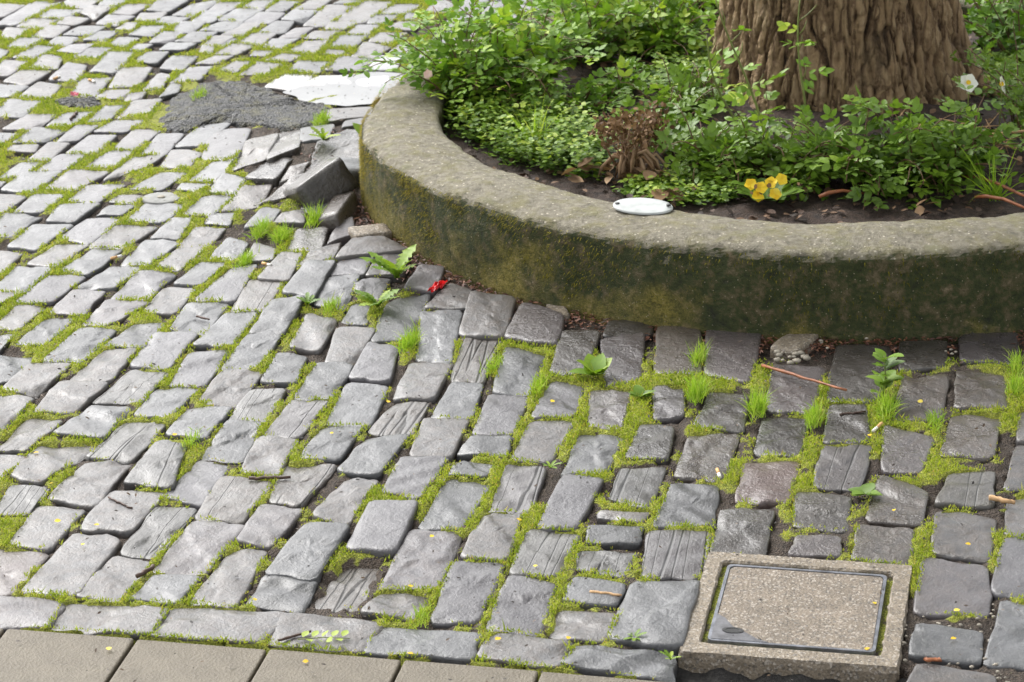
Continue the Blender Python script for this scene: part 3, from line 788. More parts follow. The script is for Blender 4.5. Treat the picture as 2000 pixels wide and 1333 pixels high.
# ------------------------------------------------------------------ cobbles
NSEG = 42
RINGS = [(.2, 0), (.4, 0), (.58, 0), (.73, 0), (.84, 0), (.91, -.0002), (.955, -.0007), (.983, -.0019), (1.0, -.0046), (1.006, -.011), (.998, -.032), (.96, -.065)]
NTOP = 8
TH = np.linspace(0, 2 * np.pi, NSEG, endpoint=False)
def stone_mesh(C, rg, dome=0.003, tilt=1.2, exp=14.0, grow=1.12, depth=1.0, rough=1.0):
    """C: world corners TL,TR,BR,BL of the top. Returns local verts, faces, origin, yaw"""
    o = C.mean(0)
    along = (C[0] + C[1] - C[2] - C[3])[:2]; yaw = math.atan2(along[1], along[0]) - math.pi / 2
    cs, sn = math.cos(-yaw), math.sin(-yaw)
    D = C - o; L = np.c_[cs * D[:, 0] - sn * D[:, 1], sn * D[:, 0] + cs * D[:, 1], D[:, 2]]
    ux = np.cos(TH); uy = np.sin(TH)
    e = exp * (0.75 + 0.6 * rg.random())
    k = 1 / (np.abs(ux) ** e + np.abs(uy) ** e) ** (1 / e)
    wob = 1 + sum(rg.normal(0, .011 * (.5 + .5 * rough)) * np.sin(j * TH + rg.random() * 6.28) for j in (2, 3, 4, 5, 6, 7)) + rg.normal(0, .009, NSEG)
    S = ux * k * wob * grow; T = uy * k * wob * (grow - .055)
    ph = rg.random((6, 3)) * 6.28; fr = rg.uniform(25, 90, (6, 2)) * rg.choice([-1, 1], (6, 2)); am = rough * rg.normal(0, .00055, 6) * np.linspace(1.3, .6, 6)
    led = [(rg.uniform(0, 6.28), rg.uniform(-.03, .04), rough ** 1.5 * rg.uniform(.0012, .0042), rg.uniform(0, 6.28), rg.uniform(60, 160)) for _ in range(rg.integers(0, 4))]
    chip = rg.random() < .45; ca = rg.choice([1, 3, 5, 7]) * math.pi / 4 + rg.normal(0, .25); cd = rg.uniform(.003, .010)
    tx, ty = np.tan(np.radians(rg.normal(0, tilt * (.4 + .6 * rough), 2))); dz = rg.normal(0, .0016 * rough)
    def bil(s, t):
        a = ((1 - s) / 2)[:, None]; b = ((1 + s) / 2)[:, None]; u = ((1 + t) / 2)[:, None]; d = ((1 - t) / 2)[:, None]
        return L[0] * a * u + L[1] * b * u + L[2] * b * d + L[3] * a * d
    V = []
    for ri, (r, z) in enumerate([(0.0, 0)] + RINGS):
        if ri == 0: P = bil(np.zeros(1), np.zeros(1))
        else: P = bil(S * r, T * r)
        P = P.copy()
        topw = 1.0 if ri <= NTOP else max(0, 1 - (ri - NTOP) * .4)
        rel = sum(am[i] * np.sin(fr[i, 0] * P[:, 0] + fr[i, 1] * P[:, 1] + ph[i, 0]) for i in range(6))
        for (la, lc, lh, lp, lf) in led:                     # cleavage steps across the top
            g_ = P[:, 0] * math.cos(la) + P[:, 1] * math.sin(la); w_ = -P[:, 0] * math.sin(la) + P[:, 1] * math.cos(la)
            rel = rel - lh / (1 + np.exp(-(g_ - lc - .005 * np.sin(w_ * lf + lp)) / .0016))
        P[:, 2] += z * depth + dz + (dome * (1 - r * r) + rel) * topw + P[:, 0] * tx + P[:, 1] * ty
        if chip and ri > 4:
            dlt = np.abs((TH - ca + math.pi) % (2 * math.pi) - math.pi)
            P[:, 2] -= cd * np.clip(1 - dlt / .55, 0, 1) * (r - .55) / .45 * (1 if ri < NTOP + 3 else 0)
        V.append(P)
    V = np.vstack(V); F = []
    for j in range(NSEG): F.append((0, 1 + j, 1 + (j + 1) % NSEG))
    F = [F]
    j = np.arange(NSEG); jn = (j + 1) % NSEG
    for i in range(len(RINGS) - 1):
        a = 1 + i * NSEG
        F.append(np.c_[a + j, a + NSEG + j, a + NSEG + jn]); F.append(np.c_[a + j, a + NSEG + jn, a + jn])
    return V, np.vstack([np.array(f) for f in F]), o, yaw

pavement_children = []
for fl, C in STONES:
    raster(C[:, :2], occ)
cobble_rest = Batch()
def world_of(V, o, yaw):
    c, s = math.cos(yaw), math.sin(yaw)
    return np.c_[c * V[:, 0] - s * V[:, 1] + o[0], s * V[:, 0] + c * V[:, 1] + o[1], V[:, 2] + o[2]]

occ_cov = occ.copy()
# paving beyond the picture's edges, and behind the planter, goes on in the same courses
fill = []
for i in range(-46, 60):
    y = -1.0 + random.random() * .1
    while y < 7.6:
        ln = random.uniform(.10, .20); x = i * .094
        p0 = SO + U * x + Vv * (y + .10)
        Q = np.array([p0 + Vv * ln, p0 + Vv * ln + U * .078, p0 + U * .078, p0]); c = Q.mean(0); y += ln + .018
        if not (GX0 + .1 < c[0] < GX1 - .1 and GY0 + .1 < c[1] < GY1 - .1): continue
        if np.linalg.norm(Q - RC, axis=1).min() < R_OUT + .01: continue
        infr = inside(VIEW, [c])[0] or inside(VIEW, Q).any()
        if infr and not (c[0] > -.3 and c[1] > 8.0): continue
        if inside(PUDDLE, [c])[0]: continue
        lc = c - COVER_C
        if abs(lc @ CU) < .30 and -.6 < lc @ CV < .30: continue
        sl = c - SO
        if sl @ Vv < .085 and sl @ U < 1.27: continue
        ix = ((Q[:, 0] - GX0) / GS).astype(int); iy = ((Q[:, 1] - GY0) / GS).astype(int)
        mx = ((c - [GX0, GY0]) / GS).astype(int)
        if occ_cov[iy, ix].any() or occ_cov[mx[1], mx[0]]: continue
        fill.append(np.c_[Q, np.zeros(4)])
for Q in fill: raster(Q[:, :2], occ)

# bed sheet between and under the stones
BS = 4                                             # bed cell = 4 raster cells
by = np.arange(0, NY, BS); bx = np.arange(0, NX, BS)
X, Y = np.meshgrid(GX0 + bx * GS, GY0 + by * GS)
fld = .5 * smooth_field((NY, NX), 60, 1) + .32 * smooth_field((NY, NX), 150, 2) + .18 * smooth_field((NY, NX), 420, 3)
gx = GX0 + (np.arange(NX) + .5) * GS; gy = GY0 + (np.arange(NY) + .5) * GS
GXX, GYY = np.meshgrid(gx, gy)
dr = np.hypot(GXX - RC[0], GYY - RC[1]) - R_OUT
def sst(a, b, x): t = np.clip((x - a) / (b - a), 0, 1); return t * t * (3 - 2 * t)
near = sst(.06, .30, dr)
dh = np.exp(-((GXX - HC[0]) ** 2 + (GYY - HC[1]) ** 2) / (2 * .2 ** 2))
mossd = np.clip((fld - .5) * 3.8 + .60, 0, 1.15) * (.12 + .88 * near) * (1 - .55 * dh)
lcx = (GXX - COVER_C[0]) * CU[0] + (GYY - COVER_C[1]) * CU[1]; lcy = (GXX - COVER_C[0]) * CV[0] + (GYY - COVER_C[1]) * CV[1]
mossd *= 1 - .75 * sst(.08, .03, np.abs(np.hypot(np.maximum(np.abs(lcx) - FW / 2, 0), np.maximum(np.abs(lcy) - FL / 2, 0)))) * (lcy < .1)
mossd *= np.where((lcx > .17) & (lcy < .02), .25, 1.0)        # sandy joints right of the cover
h = np.where(occ, -.026, -.014 + .012 * np.clip(mossd * 1.5, 0, 1) + .004 * (fld - .5))
h = np.where(~occ & (dr < .22), h - .012 * sst(.22, .08, dr) * (1 - .9 * dh), h)
h = np.where(occ, h, h + .008 * dh)
slq = ((GXX - SO[0]) * Vv[0] + (GYY - SO[1]) * Vv[1] < .002) & ((GXX - SO[0]) * U[0] + (GYY - SO[1]) * U[1] < 1.27)
h = np.where(slq, -.07, h)
pit = (np.abs(lcx) < FW / 2 + .02) & (lcy < -FL / 2 + .02) & (lcy > -.75)
h = np.where(pit, -.085, h); h = np.where((np.abs(lcx) < FW / 2 - .01) & (np.abs(lcy) < FL / 2 - .01), -.12, h)
hb = h[::BS, ::BS] + heave(X, Y)
Vb = np.c_[X.ravel(), Y.ravel(), hb.ravel() + rng.normal(0, .0012, X.size)]
ny, nx = X.shape
ii = (np.arange(ny - 1)[:, None] * nx + np.arange(nx - 1)[None]).ravel()
Fb = np.c_[ii, ii + 1, ii + nx + 1, ii + nx]
pavement = mesh_obj("pavement", Vb, Fb, M_BED, tint=np.clip(mossd[::BS, ::BS], 0, 1).ravel())
tag(pavement, kind='structure')

# wide ground sheet to the horizon
gs = 600.0
ground = mesh_obj("ground", [(-gs, -gs, -.13), (gs, -gs, -.13), (gs, gs, -.13), (-gs, gs, -.13)], [(0, 1, 2, 3)],
                  mat_simple("far_paving", (0.13, 0.13, 0.125), 0.6, 0.3, 6), smooth=False)
tag(ground, kind='structure')

n_own = 0
for idx, (fl, C) in enumerate(STONES):
    rg = np.random.default_rng(1000 + idx)
    tl = 3.0 if 't' in fl else (1.2 if 'r' in fl else .6)
    V, F, o, yaw = stone_mesh(C, rg, dome=.0022 if 'r' in fl else .0012, tilt=tl, grow=1.135 + .12 * float(np.clip((C[:, 1].mean() - 6.0) / 1.6, 0, 1)) - .05 * ('d' in fl), rough=1 - .7 * float(np.clip((C[:, 1].mean() - 6.0) / 1.3, 0, 1)) * ('t' not in fl))
    mat = M_WET if 'w' in fl else M_BROWN if 'b' in fl else M_PINK if 'p' in fl else M_DSTRI if ('d' in fl and 's' in fl) else M_DARK_SHADED if ('d' in fl or 't' in fl) else M_STRI if 's' in fl else M_STONE  # tilted cobbles take the darker copy, their dark reflections painted in
    tn = rg.random()
    if n_own < 300:
        ob = mesh_obj("cobblestone", V, F, mat, pavement, True, tn, loc=o, rz=yaw)
        n_own += 1
    else:
        cobble_rest.add(world_of(V, o, yaw), F, tn)
for k, Q in enumerate(fill):
    rg = np.random.default_rng(9000 + k)
    Q[:, 2] = heave(Q[:, 0], Q[:, 1])
    V, F, o, yaw = stone_mesh(Q, rg, grow=1.10, rough=.5)
    cobble_rest.add(world_of(V, o, yaw), F, rg.random())
cobble_rest.build("cobblestones", M_STONE, pavement, kind='stuff')

# ------------------------------------------------------------------ slabs along the lower edge
def rounded_box(w, l, h, bev=.006, seg=3):
    """box with rounded top edges, centred, top at z=0"""
    V = []; F = []
    ring = []
    prof = [(-bev * (1 - math.sin(a)), -bev * (1 - math.cos(a))) for a in np.linspace(0, math.pi / 2, seg + 1)]   # (inset,z)
    prof = [(bev, 0.0)] + [(bev * (1 - math.sin(a)), -bev * (1 - math.cos(a))) for a in np.linspace(0, math.pi / 2, seg + 1)[1:]] + [(0, -h)]
    rr = bev * 1.5
    for ins, z in prof:
        pts = []
        for cxs, cys, a0 in ((1, 1, 0), (-1, 1, 90), (-1, -1, 180), (1, -1, 270)):
            for a in np.linspace(a0, a0 + 90, 4):
                pts.append((cxs * (w / 2 - rr) + (rr - ins) * math.cos(R(a)), cys * (l / 2 - rr) + (rr - ins) * math.sin(R(a)), z))
        ring.append(len(V)); V += pts
    n = 16
    F.append(list(range(n)))
    for i in range(len(ring) - 1):
        a, b = ring[i], ring[i + 1]
        for j in range(n): F.append((a + j, b + j, b + (j + 1) % n, a + (j + 1) % n))
    return V, F
sidewalk = mesh_obj("sidewalk", [(*(SO + U * -1.6 - Vv * .9), -.05), (*(SO + U * 1.26 - Vv * .9), -.05), (*(SO + U * 1.26 - Vv * .004), -.05), (*(SO + U * -1.6 - Vv * .004), -.05)], [(0, 1, 2, 3)],
                    mat_simple("joint_dirt", (0.035, 0.032, 0.024), 0.9, 0.5, 90), smooth=False)
tag(sidewalk, kind='structure')
sV, sF = rounded_box(.244, .244, .06, .004)
sm = None
for r_ in range(3):
    for i in range(-6, 5):
        c = SO + U * (.25 * i + .125 + (0.0 if r_ % 2 == 0 else .0)) - Vv * (.125 + .25 * r_)
        if sm is None:
            so = mesh_obj("slab", sV, sF, M_SLAB, sidewalk, smooth=False); sm = so.data
        else:
            so = bpy.data.objects.new("slab", sm); COL.objects.link(so); so.parent = sidewalk
        so.location = (*c, -.001 + random.uniform(-.0015, .0015)); so.rotation_euler = (R(random.uniform(-.3, .3)), R(random.uniform(-.3, .3)), YAW)

# ------------------------------------------------------------------ asphalt repairs and puddle
def blob_sheet(P, z0, dome, rough, mat, name, nr=46, na=150, wig=.012):
    c = P[:, :2].mean(0); V = [(0, 0, 0)]; n = len(P)
    cum = np.linspace(0, n, na, endpoint=False)
    E_ = np.array([P[int(t) % n, :2] * (1 - t % 1) + P[(int(t) + 1) % n, :2] * (t % 1) for t in cum])
    for _ in range(2): E_ = .5 * E_ + .25 * (np.roll(E_, 1, 0) + np.roll(E_, -1, 0))
    E_ += np.random.default_rng(5).normal(0, wig * .35, E_.shape)
    E_ += np.array([[.022 * mnoise.noise(Vector((a * 13, b * 13, 7))), .022 * mnoise.noise(Vector((a * 13, b * 13, 17)))] for a, b in E_])
    VV = [np.r_[c, 0]]
    for i in range(1, nr + 1):
        r = i / nr
        p = c + (E_ - c) * r
        VV += [np.r_[q, 0] for q in p]
    VV = np.array(VV); rr = np.r_[0, np.repeat(np.arange(1, nr + 1) / nr, na)]
    nz = np.array([mnoise.noise(Vector((v[0] * 45, v[1] * 45, 1.3))) + .8 * mnoise.noise(Vector((v[0] * 150, v[1] * 150, 4.3))) for v in VV]) if rough else 0
    VV[:, 2] = heave(VV[:, 0], VV[:, 1]) + z0 + dome * (1 - rr ** 3) - .02 * sst(.9, 1.0, rr) * (dome > 0) + rough * nz
    F = [(0, 1 + j, 1 + (j + 1) % na) for j in range(na)]
    for i in range(nr - 1):
        a = 1 + i * na
        for j in range(na):
            jn = (j + 1) % na; F.append((a + j, a + na + j, a + na + jn)); F.append((a + j, a + na + jn, a + jn))
    o = mesh_obj(name, VV, np.array(F), mat)
    return tag(o, kind='structure')
blob_sheet(ASPHALT, -.002, .010, .0035, M_ASPH, "asphalt_patch", 60, 200)
blob_sheet(ASPHALT2, -.003, .008, .003, M_ASPH, "asphalt_patch", 24, 90)
blob_sheet(PUDDLE, -.0004, 0, 0, M_WATER, "puddle", 6, 80, .0)
am_ = inside(ASPHALT, np.c_[GXX[::2, ::2].ravel(), GYY[::2, ::2].ravel()]).reshape(GXX[::2, ::2].shape)
am_ |= inside(ASPHALT2, np.c_[GXX[::2, ::2].ravel(), GYY[::2, ::2].ravel()]).reshape(GXX[::2, ::2].shape)
pm_ = inside(PUDDLE, np.c_[GXX[::2, ::2].ravel(), GYY[::2, ::2].ravel()]).reshape(GXX[::2, ::2].shape)
am_ = np.repeat(np.repeat(am_ | pm_, 2, 0), 2, 1)[:NY, :NX]
occ[:am_.shape[0], :am_.shape[1]] |= am_

# ------------------------------------------------------------------ moss in the joints
blk = occ | (dr < .004) | ((np.abs(lcx) < FW / 2) & (np.abs(lcy) < FL / 2)) | pit
slv = (GXX - SO[0]) * Vv[0] + (GYY - SO[1]) * Vv[1]
blk |= (slv < .004) & ((GXX - SO[0]) * U[0] + (GYY - SO[1]) * U[1] < 1.26)
VB = np.array([(-2.0, 9.6), (2.2, 9.4), (1.35, 4.0), (-1.35, 4.1)])
NP = 1500000
px_ = rng.uniform(-2.0, 2.2, NP); py_ = rng.uniform(4.0, 9.6, NP)
ix = ((px_ - GX0) / GS).astype(int); iy = ((py_ - GY0) / GS).astype(int)
ok = ~blk[iy, ix] & (rng.random(NP) < np.clip((mossd[iy, ix] - .30) * 1.7, 0, 1))
px_, py_, md = px_[ok], py_[ok], mossd[iy, ix][ok]
ok = inside(VB, np.c_[px_, py_]); px_, py_, md = px_[ok], py_[ok], md[ok]
nb = len(px_)
base = np.c_[px_, py_, heave(px_, py_) - .0115 + .0120 * np.clip(md * 1.5, 0, 1)]
lush = fld[((py_ - GY0) / GS).astype(int), ((px_ - GX0) / GS).astype(int)]
hgt = rng.uniform(.0018, .0066, nb) * (.6 + .7 * np.clip(md, 0, 1)) * (1 + 1.0 * (rng.random(nb) < .06))
ang = rng.uniform(0, 2 * np.pi, nb); wd = rng.uniform(.0011, .0021, nb)
side = np.c_[np.cos(ang), np.sin(ang), np.zeros(nb)] * wd[:, None]
lean = rng.normal(0, .45, (nb, 2)) * hgt[:, None]
tip = base + np.c_[lean, hgt]
VM = np.stack([base - side, base + side, tip], 1).reshape(-1, 3)
FM = np.arange(nb * 3).reshape(-1, 3)
tm = np.clip(.25 + .55 * rng.random(nb) + .9 * (.5 - lush) + .35 * (rng.random(nb) < .07), 0, 1)
moss = mesh_obj("moss", VM, FM, M_MOSS, tint=np.repeat(tm, 3), smooth=False)
tag(moss, "bright yellow green moss filling the joints between the cobbles", "moss", kind='stuff')
print("moss blades", nb, "fill stones", len(fill))

# ------------------------------------------------------------------ planter ring
def ring_mesh():
    prof = []
    prof += [(R_OUT + .012, -.10), (R_OUT + .006, -.02), (R_OUT, 0.03), (R_OUT - .001, .07), (R_OUT - .002, .11), (R_OUT - .004, .145), (R_OUT - .007, .168)]
    for a in np.linspace(10, 90, 7): prof.append((R_OUT - .036 + .030 * math.cos(R(a)), .170 + .030 * math.sin(R(a))))
    for t in np.linspace(.14, .86, 8): prof.append((R_OUT - .036 + t * (R_IN + .03 - (R_OUT - .036)), .200 + .008 * math.sin(t * math.pi)))
    for a in np.linspace(90, 170, 6): prof.append((R_IN + .026 + .026 * math.cos(R(a)), .174 + .026 * math.sin(R(a))))
    prof += [(R_IN, .14), (R_IN - .004, .05), (R_IN - .004, -.05)]
    n = 640; V = []; th = np.linspace(0, 2 * np.pi, n, endpoint=False)
    for t in th:
        c, s = math.cos(t), math.sin(t)
        f_ = float(ring_f(t))
        for (r, z) in prof:
            k_ = (r - R_IN) / (R_OUT - R_IN); r = r * ((f_ ** .55) * (1 - k_) + f_ * k_)
            p = Vector((r * c * 1.0, r * s * 1.0, z))
            d = .010 * mnoise.noise(p * 4.0) + .006 * mnoise.noise(p * 14.0) + .0030 * mnoise.noise(p * 42.0) + .0016 * mnoise.noise(p * 95)
            zz = z + (.7 * d if z > .1 else 0); rr_ = r + d * (1 if k_ > .5 else -.6)
            V.append((rr_ * c, rr_ * s, zz))
    V = np.array(V); k = len(prof); F = []
    a = (np.arange(n)[:, None] * k + np.arange(k - 1)[None]).ravel(); b = (((np.arange(n) + 1) % n)[:, None] * k + np.arange(k - 1)[None]).ravel()
    return V, np.c_[a, b, b + 1, a + 1]
pw = empty("planter_wall", (RC[0], RC[1], 0))
tag(pw, "round low concrete planter wall with rounded rim and mossy sides", "planter")
rv, rf = ring_mesh()
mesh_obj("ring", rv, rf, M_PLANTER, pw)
mb = Batch()
nm = 70000
t_ = rng.uniform(math.pi * .72, math.pi * 1.62, nm); z_ = rng.uniform(.0, .195, nm)
dens = .10 + .95 * sst(1.36 * math.pi, 1.12 * math.pi, t_)
dens = dens * (np.array([mnoise.noise(Vector((math.cos(a) * 9, math.sin(a) * 9, z * 12))) for a, z in zip(t_, z_)]) * .9 + .55)
ok = rng.random(nm) < dens; t_, z_ = t_[ok], z_[ok]; nm = len(t_)
rf_ = ring_f(t_) * (R_OUT - .004)
O_ = np.c_[np.cos(t_) * rf_, np.sin(t_) * rf_, z_]
nd = np.c_[np.cos(t_), np.sin(t_), rng.normal(-.55, .5, nm)] + rng.normal(0, .25, (nm, 3))
ln = rng.uniform(.005, .013, nm)
tan = np.c_[-np.sin(t_), np.cos(t_), np.zeros(nm)] * rng.uniform(.0008, .0016, nm)[:, None]
Vm = np.stack([O_ - tan, O_ + tan, O_ + unit(nd) * ln[:, None]], 1).reshape(-1, 3)
mb.add(Vm, np.arange(nm * 3).reshape(-1, 3), np.repeat(np.clip(.2 + .6 * rng.random(nm) + .3 * (math.pi * 1.1 - t_), 0, 1), 3))
mb.build("wall_moss", mat_leaf("wall_moss_fibres", (0.05, 0.05, 0.008), (0.22, 0.19, 0.022), (0.34, 0.20, 0.04), rough=0.8, transl=0.2, spec=0.1), pw, False, 'stuff')

# soil inside
ns = 90
sx = np.linspace(-1, 1, ns); SX, SY = np.meshgrid(sx, sx)
rr = np.maximum(np.abs(SX), np.abs(SY)); an = np.arctan2(SY, SX)
Rr = rr * (R_IN + .0)
PX, PY = Rr * np.cos(an), Rr * np.sin(an)
def soil_h(x, y):
    """height of the planting soil at world x, y"""
    r = np.hypot(x - .90, y - 7.58)
    return .128 + .05 * np.exp(-(r / .55) ** 2)
PZ = soil_h(PX + RC[0], PY + RC[1]) + np.array([.012 * mnoise.noise(Vector((a * 14, b * 14, 0))) + .007 * mnoise.noise(Vector((a * 45, b * 45, 3))) for a, b in zip(PX.ravel(), PY.ravel())]).reshape(PX.shape)
ii = (np.arange(ns - 1)[:, None] * ns + np.arange(ns - 1)[None]).ravel()
bed = mesh_obj("planting_bed", np.c_[PX.ravel() + RC[0], PY.ravel() + RC[1], PZ.ravel()], np.c_[ii, ii + 1, ii + ns + 1, ii + ns], M_SOIL)
tag(bed, kind='structure')

# ------------------------------------------------------------------ tree
TC = np.array([.905, 7.60])
tree = empty("tree", (TC[0], TC[1], .12))
tag(tree, "thick old tree trunk with furrowed brown bark rising from the planter", "tree")
def trunk_mesh():
    zs = np.r_[np.linspace(-.08, .62, 220), np.linspace(.66, 3.4, 40)]
    na = 520; th = np.linspace(0, 2 * np.pi, na, endpoint=False)
    V = np.zeros((len(zs), na, 3)); T = np.zeros((len(zs), na))
    roots = [(-2.95, .10), (-2.2, .10), (-1.2, .12), (-.42, .40), (.5, .2), (1.4, .25), (2.3, .22), (-.75, .13)]
    for i, z in enumerate(zs):
        r0 = .292 + .02 * math.exp(-max(z, 0) / .5) - .016 * max(z - .6, 0)
        fl = math.exp(-max(z, -.08) / .12)
        for j, t in enumerate(th):
            r = r0 + .026 * fl
            for (a, k) in roots:
                d = (t - a + math.pi) % (2 * math.pi) - math.pi
                r += k * .42 * fl * math.exp(-(d / .17) ** 2) + .018 * math.exp(-(d / .22) ** 2) * math.exp(-max(z, 0) / .7)
            # furrowed bark: ridges run up the trunk, wander and split
            tw = t + .10 * z + .05 * mnoise.noise(Vector((math.cos(t) * 2, math.sin(t) * 2, z * 3.0)))
            cx_, sx_ = math.cos(tw), math.sin(tw)
            w = mnoise.noise(Vector((cx_ * 4, sx_ * 4, z * 5))) * .5
            n1 = abs(mnoise.noise(Vector((cx_ * 6.0 + w * 1.4, sx_ * 6.0 + w * 1.4, z * 1.9))))
            n2 = abs(mnoise.noise(Vector((cx_ * 13.0 + w * 2, sx_ * 13.0 - w * 2, z * 4.0 + 5.0))))
            n3 = mnoise.turbulence(Vector((cx_ * 16, sx_ * 16, z * 17)), 4, True)
            p1 = min(1, n1 / .16); p2 = min(1, n2 / .26)
            b = .46 * math.sqrt(p1) + .32 * math.sqrt(p2) + .34 * (n3 - .35)
            r += .042 * (b - .7)
            bt = b
            V[i, j] = (r * math.cos(t), r * math.sin(t), z)
            T[i, j] = min(1, max(0, .12 + .88 * bt))
    k = len(zs)
    a = (np.arange(k - 1)[:, None] * na + np.arange(na)[None]).ravel(); b = (np.arange(k - 1)[:, None] * na + ((np.arange(na) + 1) % na)[None]).ravel()
    return V.reshape(-1, 3), np.c_[a, b, b + na, a + na], T.ravel()
tv, tf, tt = trunk_mesh()
mesh_obj("trunk", tv, tf, M_BARK, tree, True, tt)
# limbs and crown (above the picture; they shade the bed and are mirrored in the wet stones)
lb = Batch(); tips = []
rg = np.random.default_rng(77)
for i in range(9):
    a = i * 2 * math.pi / 9 + rg.normal(0, .2); p = np.array([.12 * math.cos(a), .12 * math.sin(a), 3.0 + rg.uniform(-.2, .3)]); d = unit(np.array([math.cos(a), math.sin(a), rg.uniform(.7, 1.5)]))
    pts = [p]
    for s in range(9):
        d = unit(d + rg.normal(0, .16, 3) + np.array([0, 0, .02])); p = p + d * .34; pts.append(p)
        if s > 1: tips.append(p)
    V, F = tube(pts, np.linspace(.12, .02, len(pts)), 8); lb.add(V, F, .5)
    for s in range(3, 9):
        q = pts[s]; dd = unit(d + rg.normal(0, .9, 3)); bp = [q]
        for u_ in range(4): dd = unit(dd + rg.normal(0, .2, 3)); q = q + dd * .25; bp.append(q); tips.append(q)
        V, F = tube(bp, np.linspace(.03, .006, 5), 5); lb.add(V, F, .5)
lb.build("branches", M_BARK, tree)
LT, LTF = leaf_template(.55, .1, .15, 3)
cb = Batch(); tips = np.array(tips)
nl = 8000
o_ = tips[rg.integers(0, len(tips), nl)] + rg.normal(0, .24, (nl, 3))
cb.place(LT, LTF, o_, rg.normal(0, 1, (nl, 3)) + np.array([0, 0, -.3]), rg.normal(0, .6, (nl, 3)) + np.array([0, 0, 1]), rg.uniform(.10, .17, nl), rg.random(nl))
cb.build("crown", M_LEAF_BUSH, tree, kind='stuff')

# ------------------------------------------------------------------ shrubs
LF, LFF = leaf_template(.56, .10, .14, 4)
def compound(B, P, D, N, size, tint, rg, pairs=2):
    """pinnate leaves: P base points, D directions, N normals; all (n,3)"""
    n = len(P); D = unit(D); X = unit(np.cross(D, N)); Z = np.cross(X, D)
    for k in range(pairs):
        t = .32 + .42 * k / max(1, pairs - 1) if pairs > 1 else .5
        for s in (-1, 1):
            o = P + D * (size * 1.75 * t)[:, None] + Z * (-(size) * .25 * t * t)[:, None]
            d = D * .62 + X * s * .85 + rg.normal(0, .14, (n, 3))
            B.place(LF, LFF, o, d, Z + rg.normal(0, .22, (n, 3)), size * rg.uniform(.72, 1.0, n), tint + rg.normal(0, .05, n))
    o = P + D * (size * 1.45)[:, None] - Z * (size * .3)[:, None]
    B.place(LF, LFF, o, D + rg.normal(0, .12, (n, 3)), Z + rg.normal(0, .2, (n, 3)), size * rg.uniform(.9, 1.12, n), tint + rg.normal(0, .05, n))

def shrub(name, label, group, bases, seed, canes, length, spread, leaf, mat, lean=(0, 0), pairs=2, tint=(.15, .75), node=.028, droop=.5, up=1.0, cane_mat=None, cane_r=.0028, bare=.15, cat="shrub"):
    rg = np.random.default_rng(seed)
    b0 = np.array(bases).mean(0)
    root = empty(name, tuple(b0)); tag(root, label, cat, group)
    SB = Batch(); LB = Batch(); PP = []; DD = []; NN = []; TT = []
    for i in range(canes):
        b = np.array(bases[i % len(bases)]) - b0 + np.r_[rg.normal(0, .02, 2), 0]
        a = rg.uniform(0, 2 * math.pi); sp = spread * rg.uniform(.15, 1.0)
        d = unit(np.array([math.cos(a) * sp + lean[0], math.sin(a) * sp + lean[1], up * rg.uniform(.7, 1.1)]))
        L = length * rg.uniform(.55, 1.05); ns_ = 14; st = L / ns_; p = b - np.array([0, 0, .01]); pts = [p]
        for s in range(ns_):
            d = unit(d + rg.normal(0, .09, 3) + np.array([0, 0, -droop * .11 * s / ns_ * 2]))
            p = p + d * st; pts.append(p)
        pts = np.array(pts); V, F = tube(pts, np.linspace(cane_r, cane_r * .35, len(pts)), 5); SB.add(V, F, rg.random())
        nn_ = max(3, int(L * (1 - bare) / node)); ph = rg.uniform(0, 6.28)
        for k in range(nn_):
            t = bare + (1 - bare) * (k + rg.random() * .5) / nn_; f = t * (len(pts) - 1); i0 = min(int(f), len(pts) - 2); q = pts[i0] + (pts[i0 + 1] - pts[i0]) * (f - i0)
            ax = unit(pts[i0 + 1] - pts[i0]); ph += 2.4; sd_ = np.array([math.cos(ph), math.sin(ph), .25]); sd_ = unit(sd_ - ax * (sd_ @ ax) * .7 + ax * .45)
            PP.append(q); DD.append(sd_); NN.append(unit(np.array([0, 0, 1.0]) + rg.normal(0, .38, 3) + .3 * sd_)); TT.append(tint[0] + (tint[1] - tint[0]) * np.clip(.12 + .62 * rg.random() + .35 * (t - .5), 0, 1))
    n = len(PP); sz = leaf * rg.uniform(.65, 1.12, n)
    compound(LB, np.array(PP), np.array(DD), np.array(NN), sz, np.array(TT), rg, pairs)
    SB.build("stems", cane_mat or M_WOODY, root); LB.build("foliage", mat, root, kind='stuff')
    return root
G1 = "leafy shrubs planted round the tree"
shrub("rose_bush", "dense bright green bush spilling over the left rim of the planter", G1, [(-0.121, 7.466, 0.140), (-0.009, 7.531, 0.140), (0.069, 7.624, 0.140)], 1, 84, .38, .85, .031, M_LEAF_BUSH, lean=(-.10, -.05), tint=(.05, .9), node=.023, droop=.9, bare=.04)
shrub("rose_bush", "loose light green bush behind the dried flower heads", G1, [(0.232, 7.867, 0.140), (0.356, 8.018, 0.140), (0.468, 7.904, 0.140)], 2, 80, .30, 1.1, .034, M_LEAF_BUSH, tint=(.1, .95), node=.025, droop=.8, bare=.04)
shrub("rose_bush", "tall airy bush at the top edge left of the trunk", G1, [(0.186, 8.364, 0.140), (0.438, 8.465, 0.140), (0.581, 8.281, 0.140)], 3, 44, .36, .8, .033, M_LEAF_BUSH, tint=(.3, 1.0), node=.028)
shrub("rose_bush", "low dark green rose in front of the trunk's left foot", G1, [(0.525, 6.879, 0.140), (0.653, 6.872, 0.140), (0.763, 6.805, 0.140)], 4, 66, .23, 1.2, .031, M_LEAF_ROSE, tint=(.1, .8), node=.022, droop=1.2)
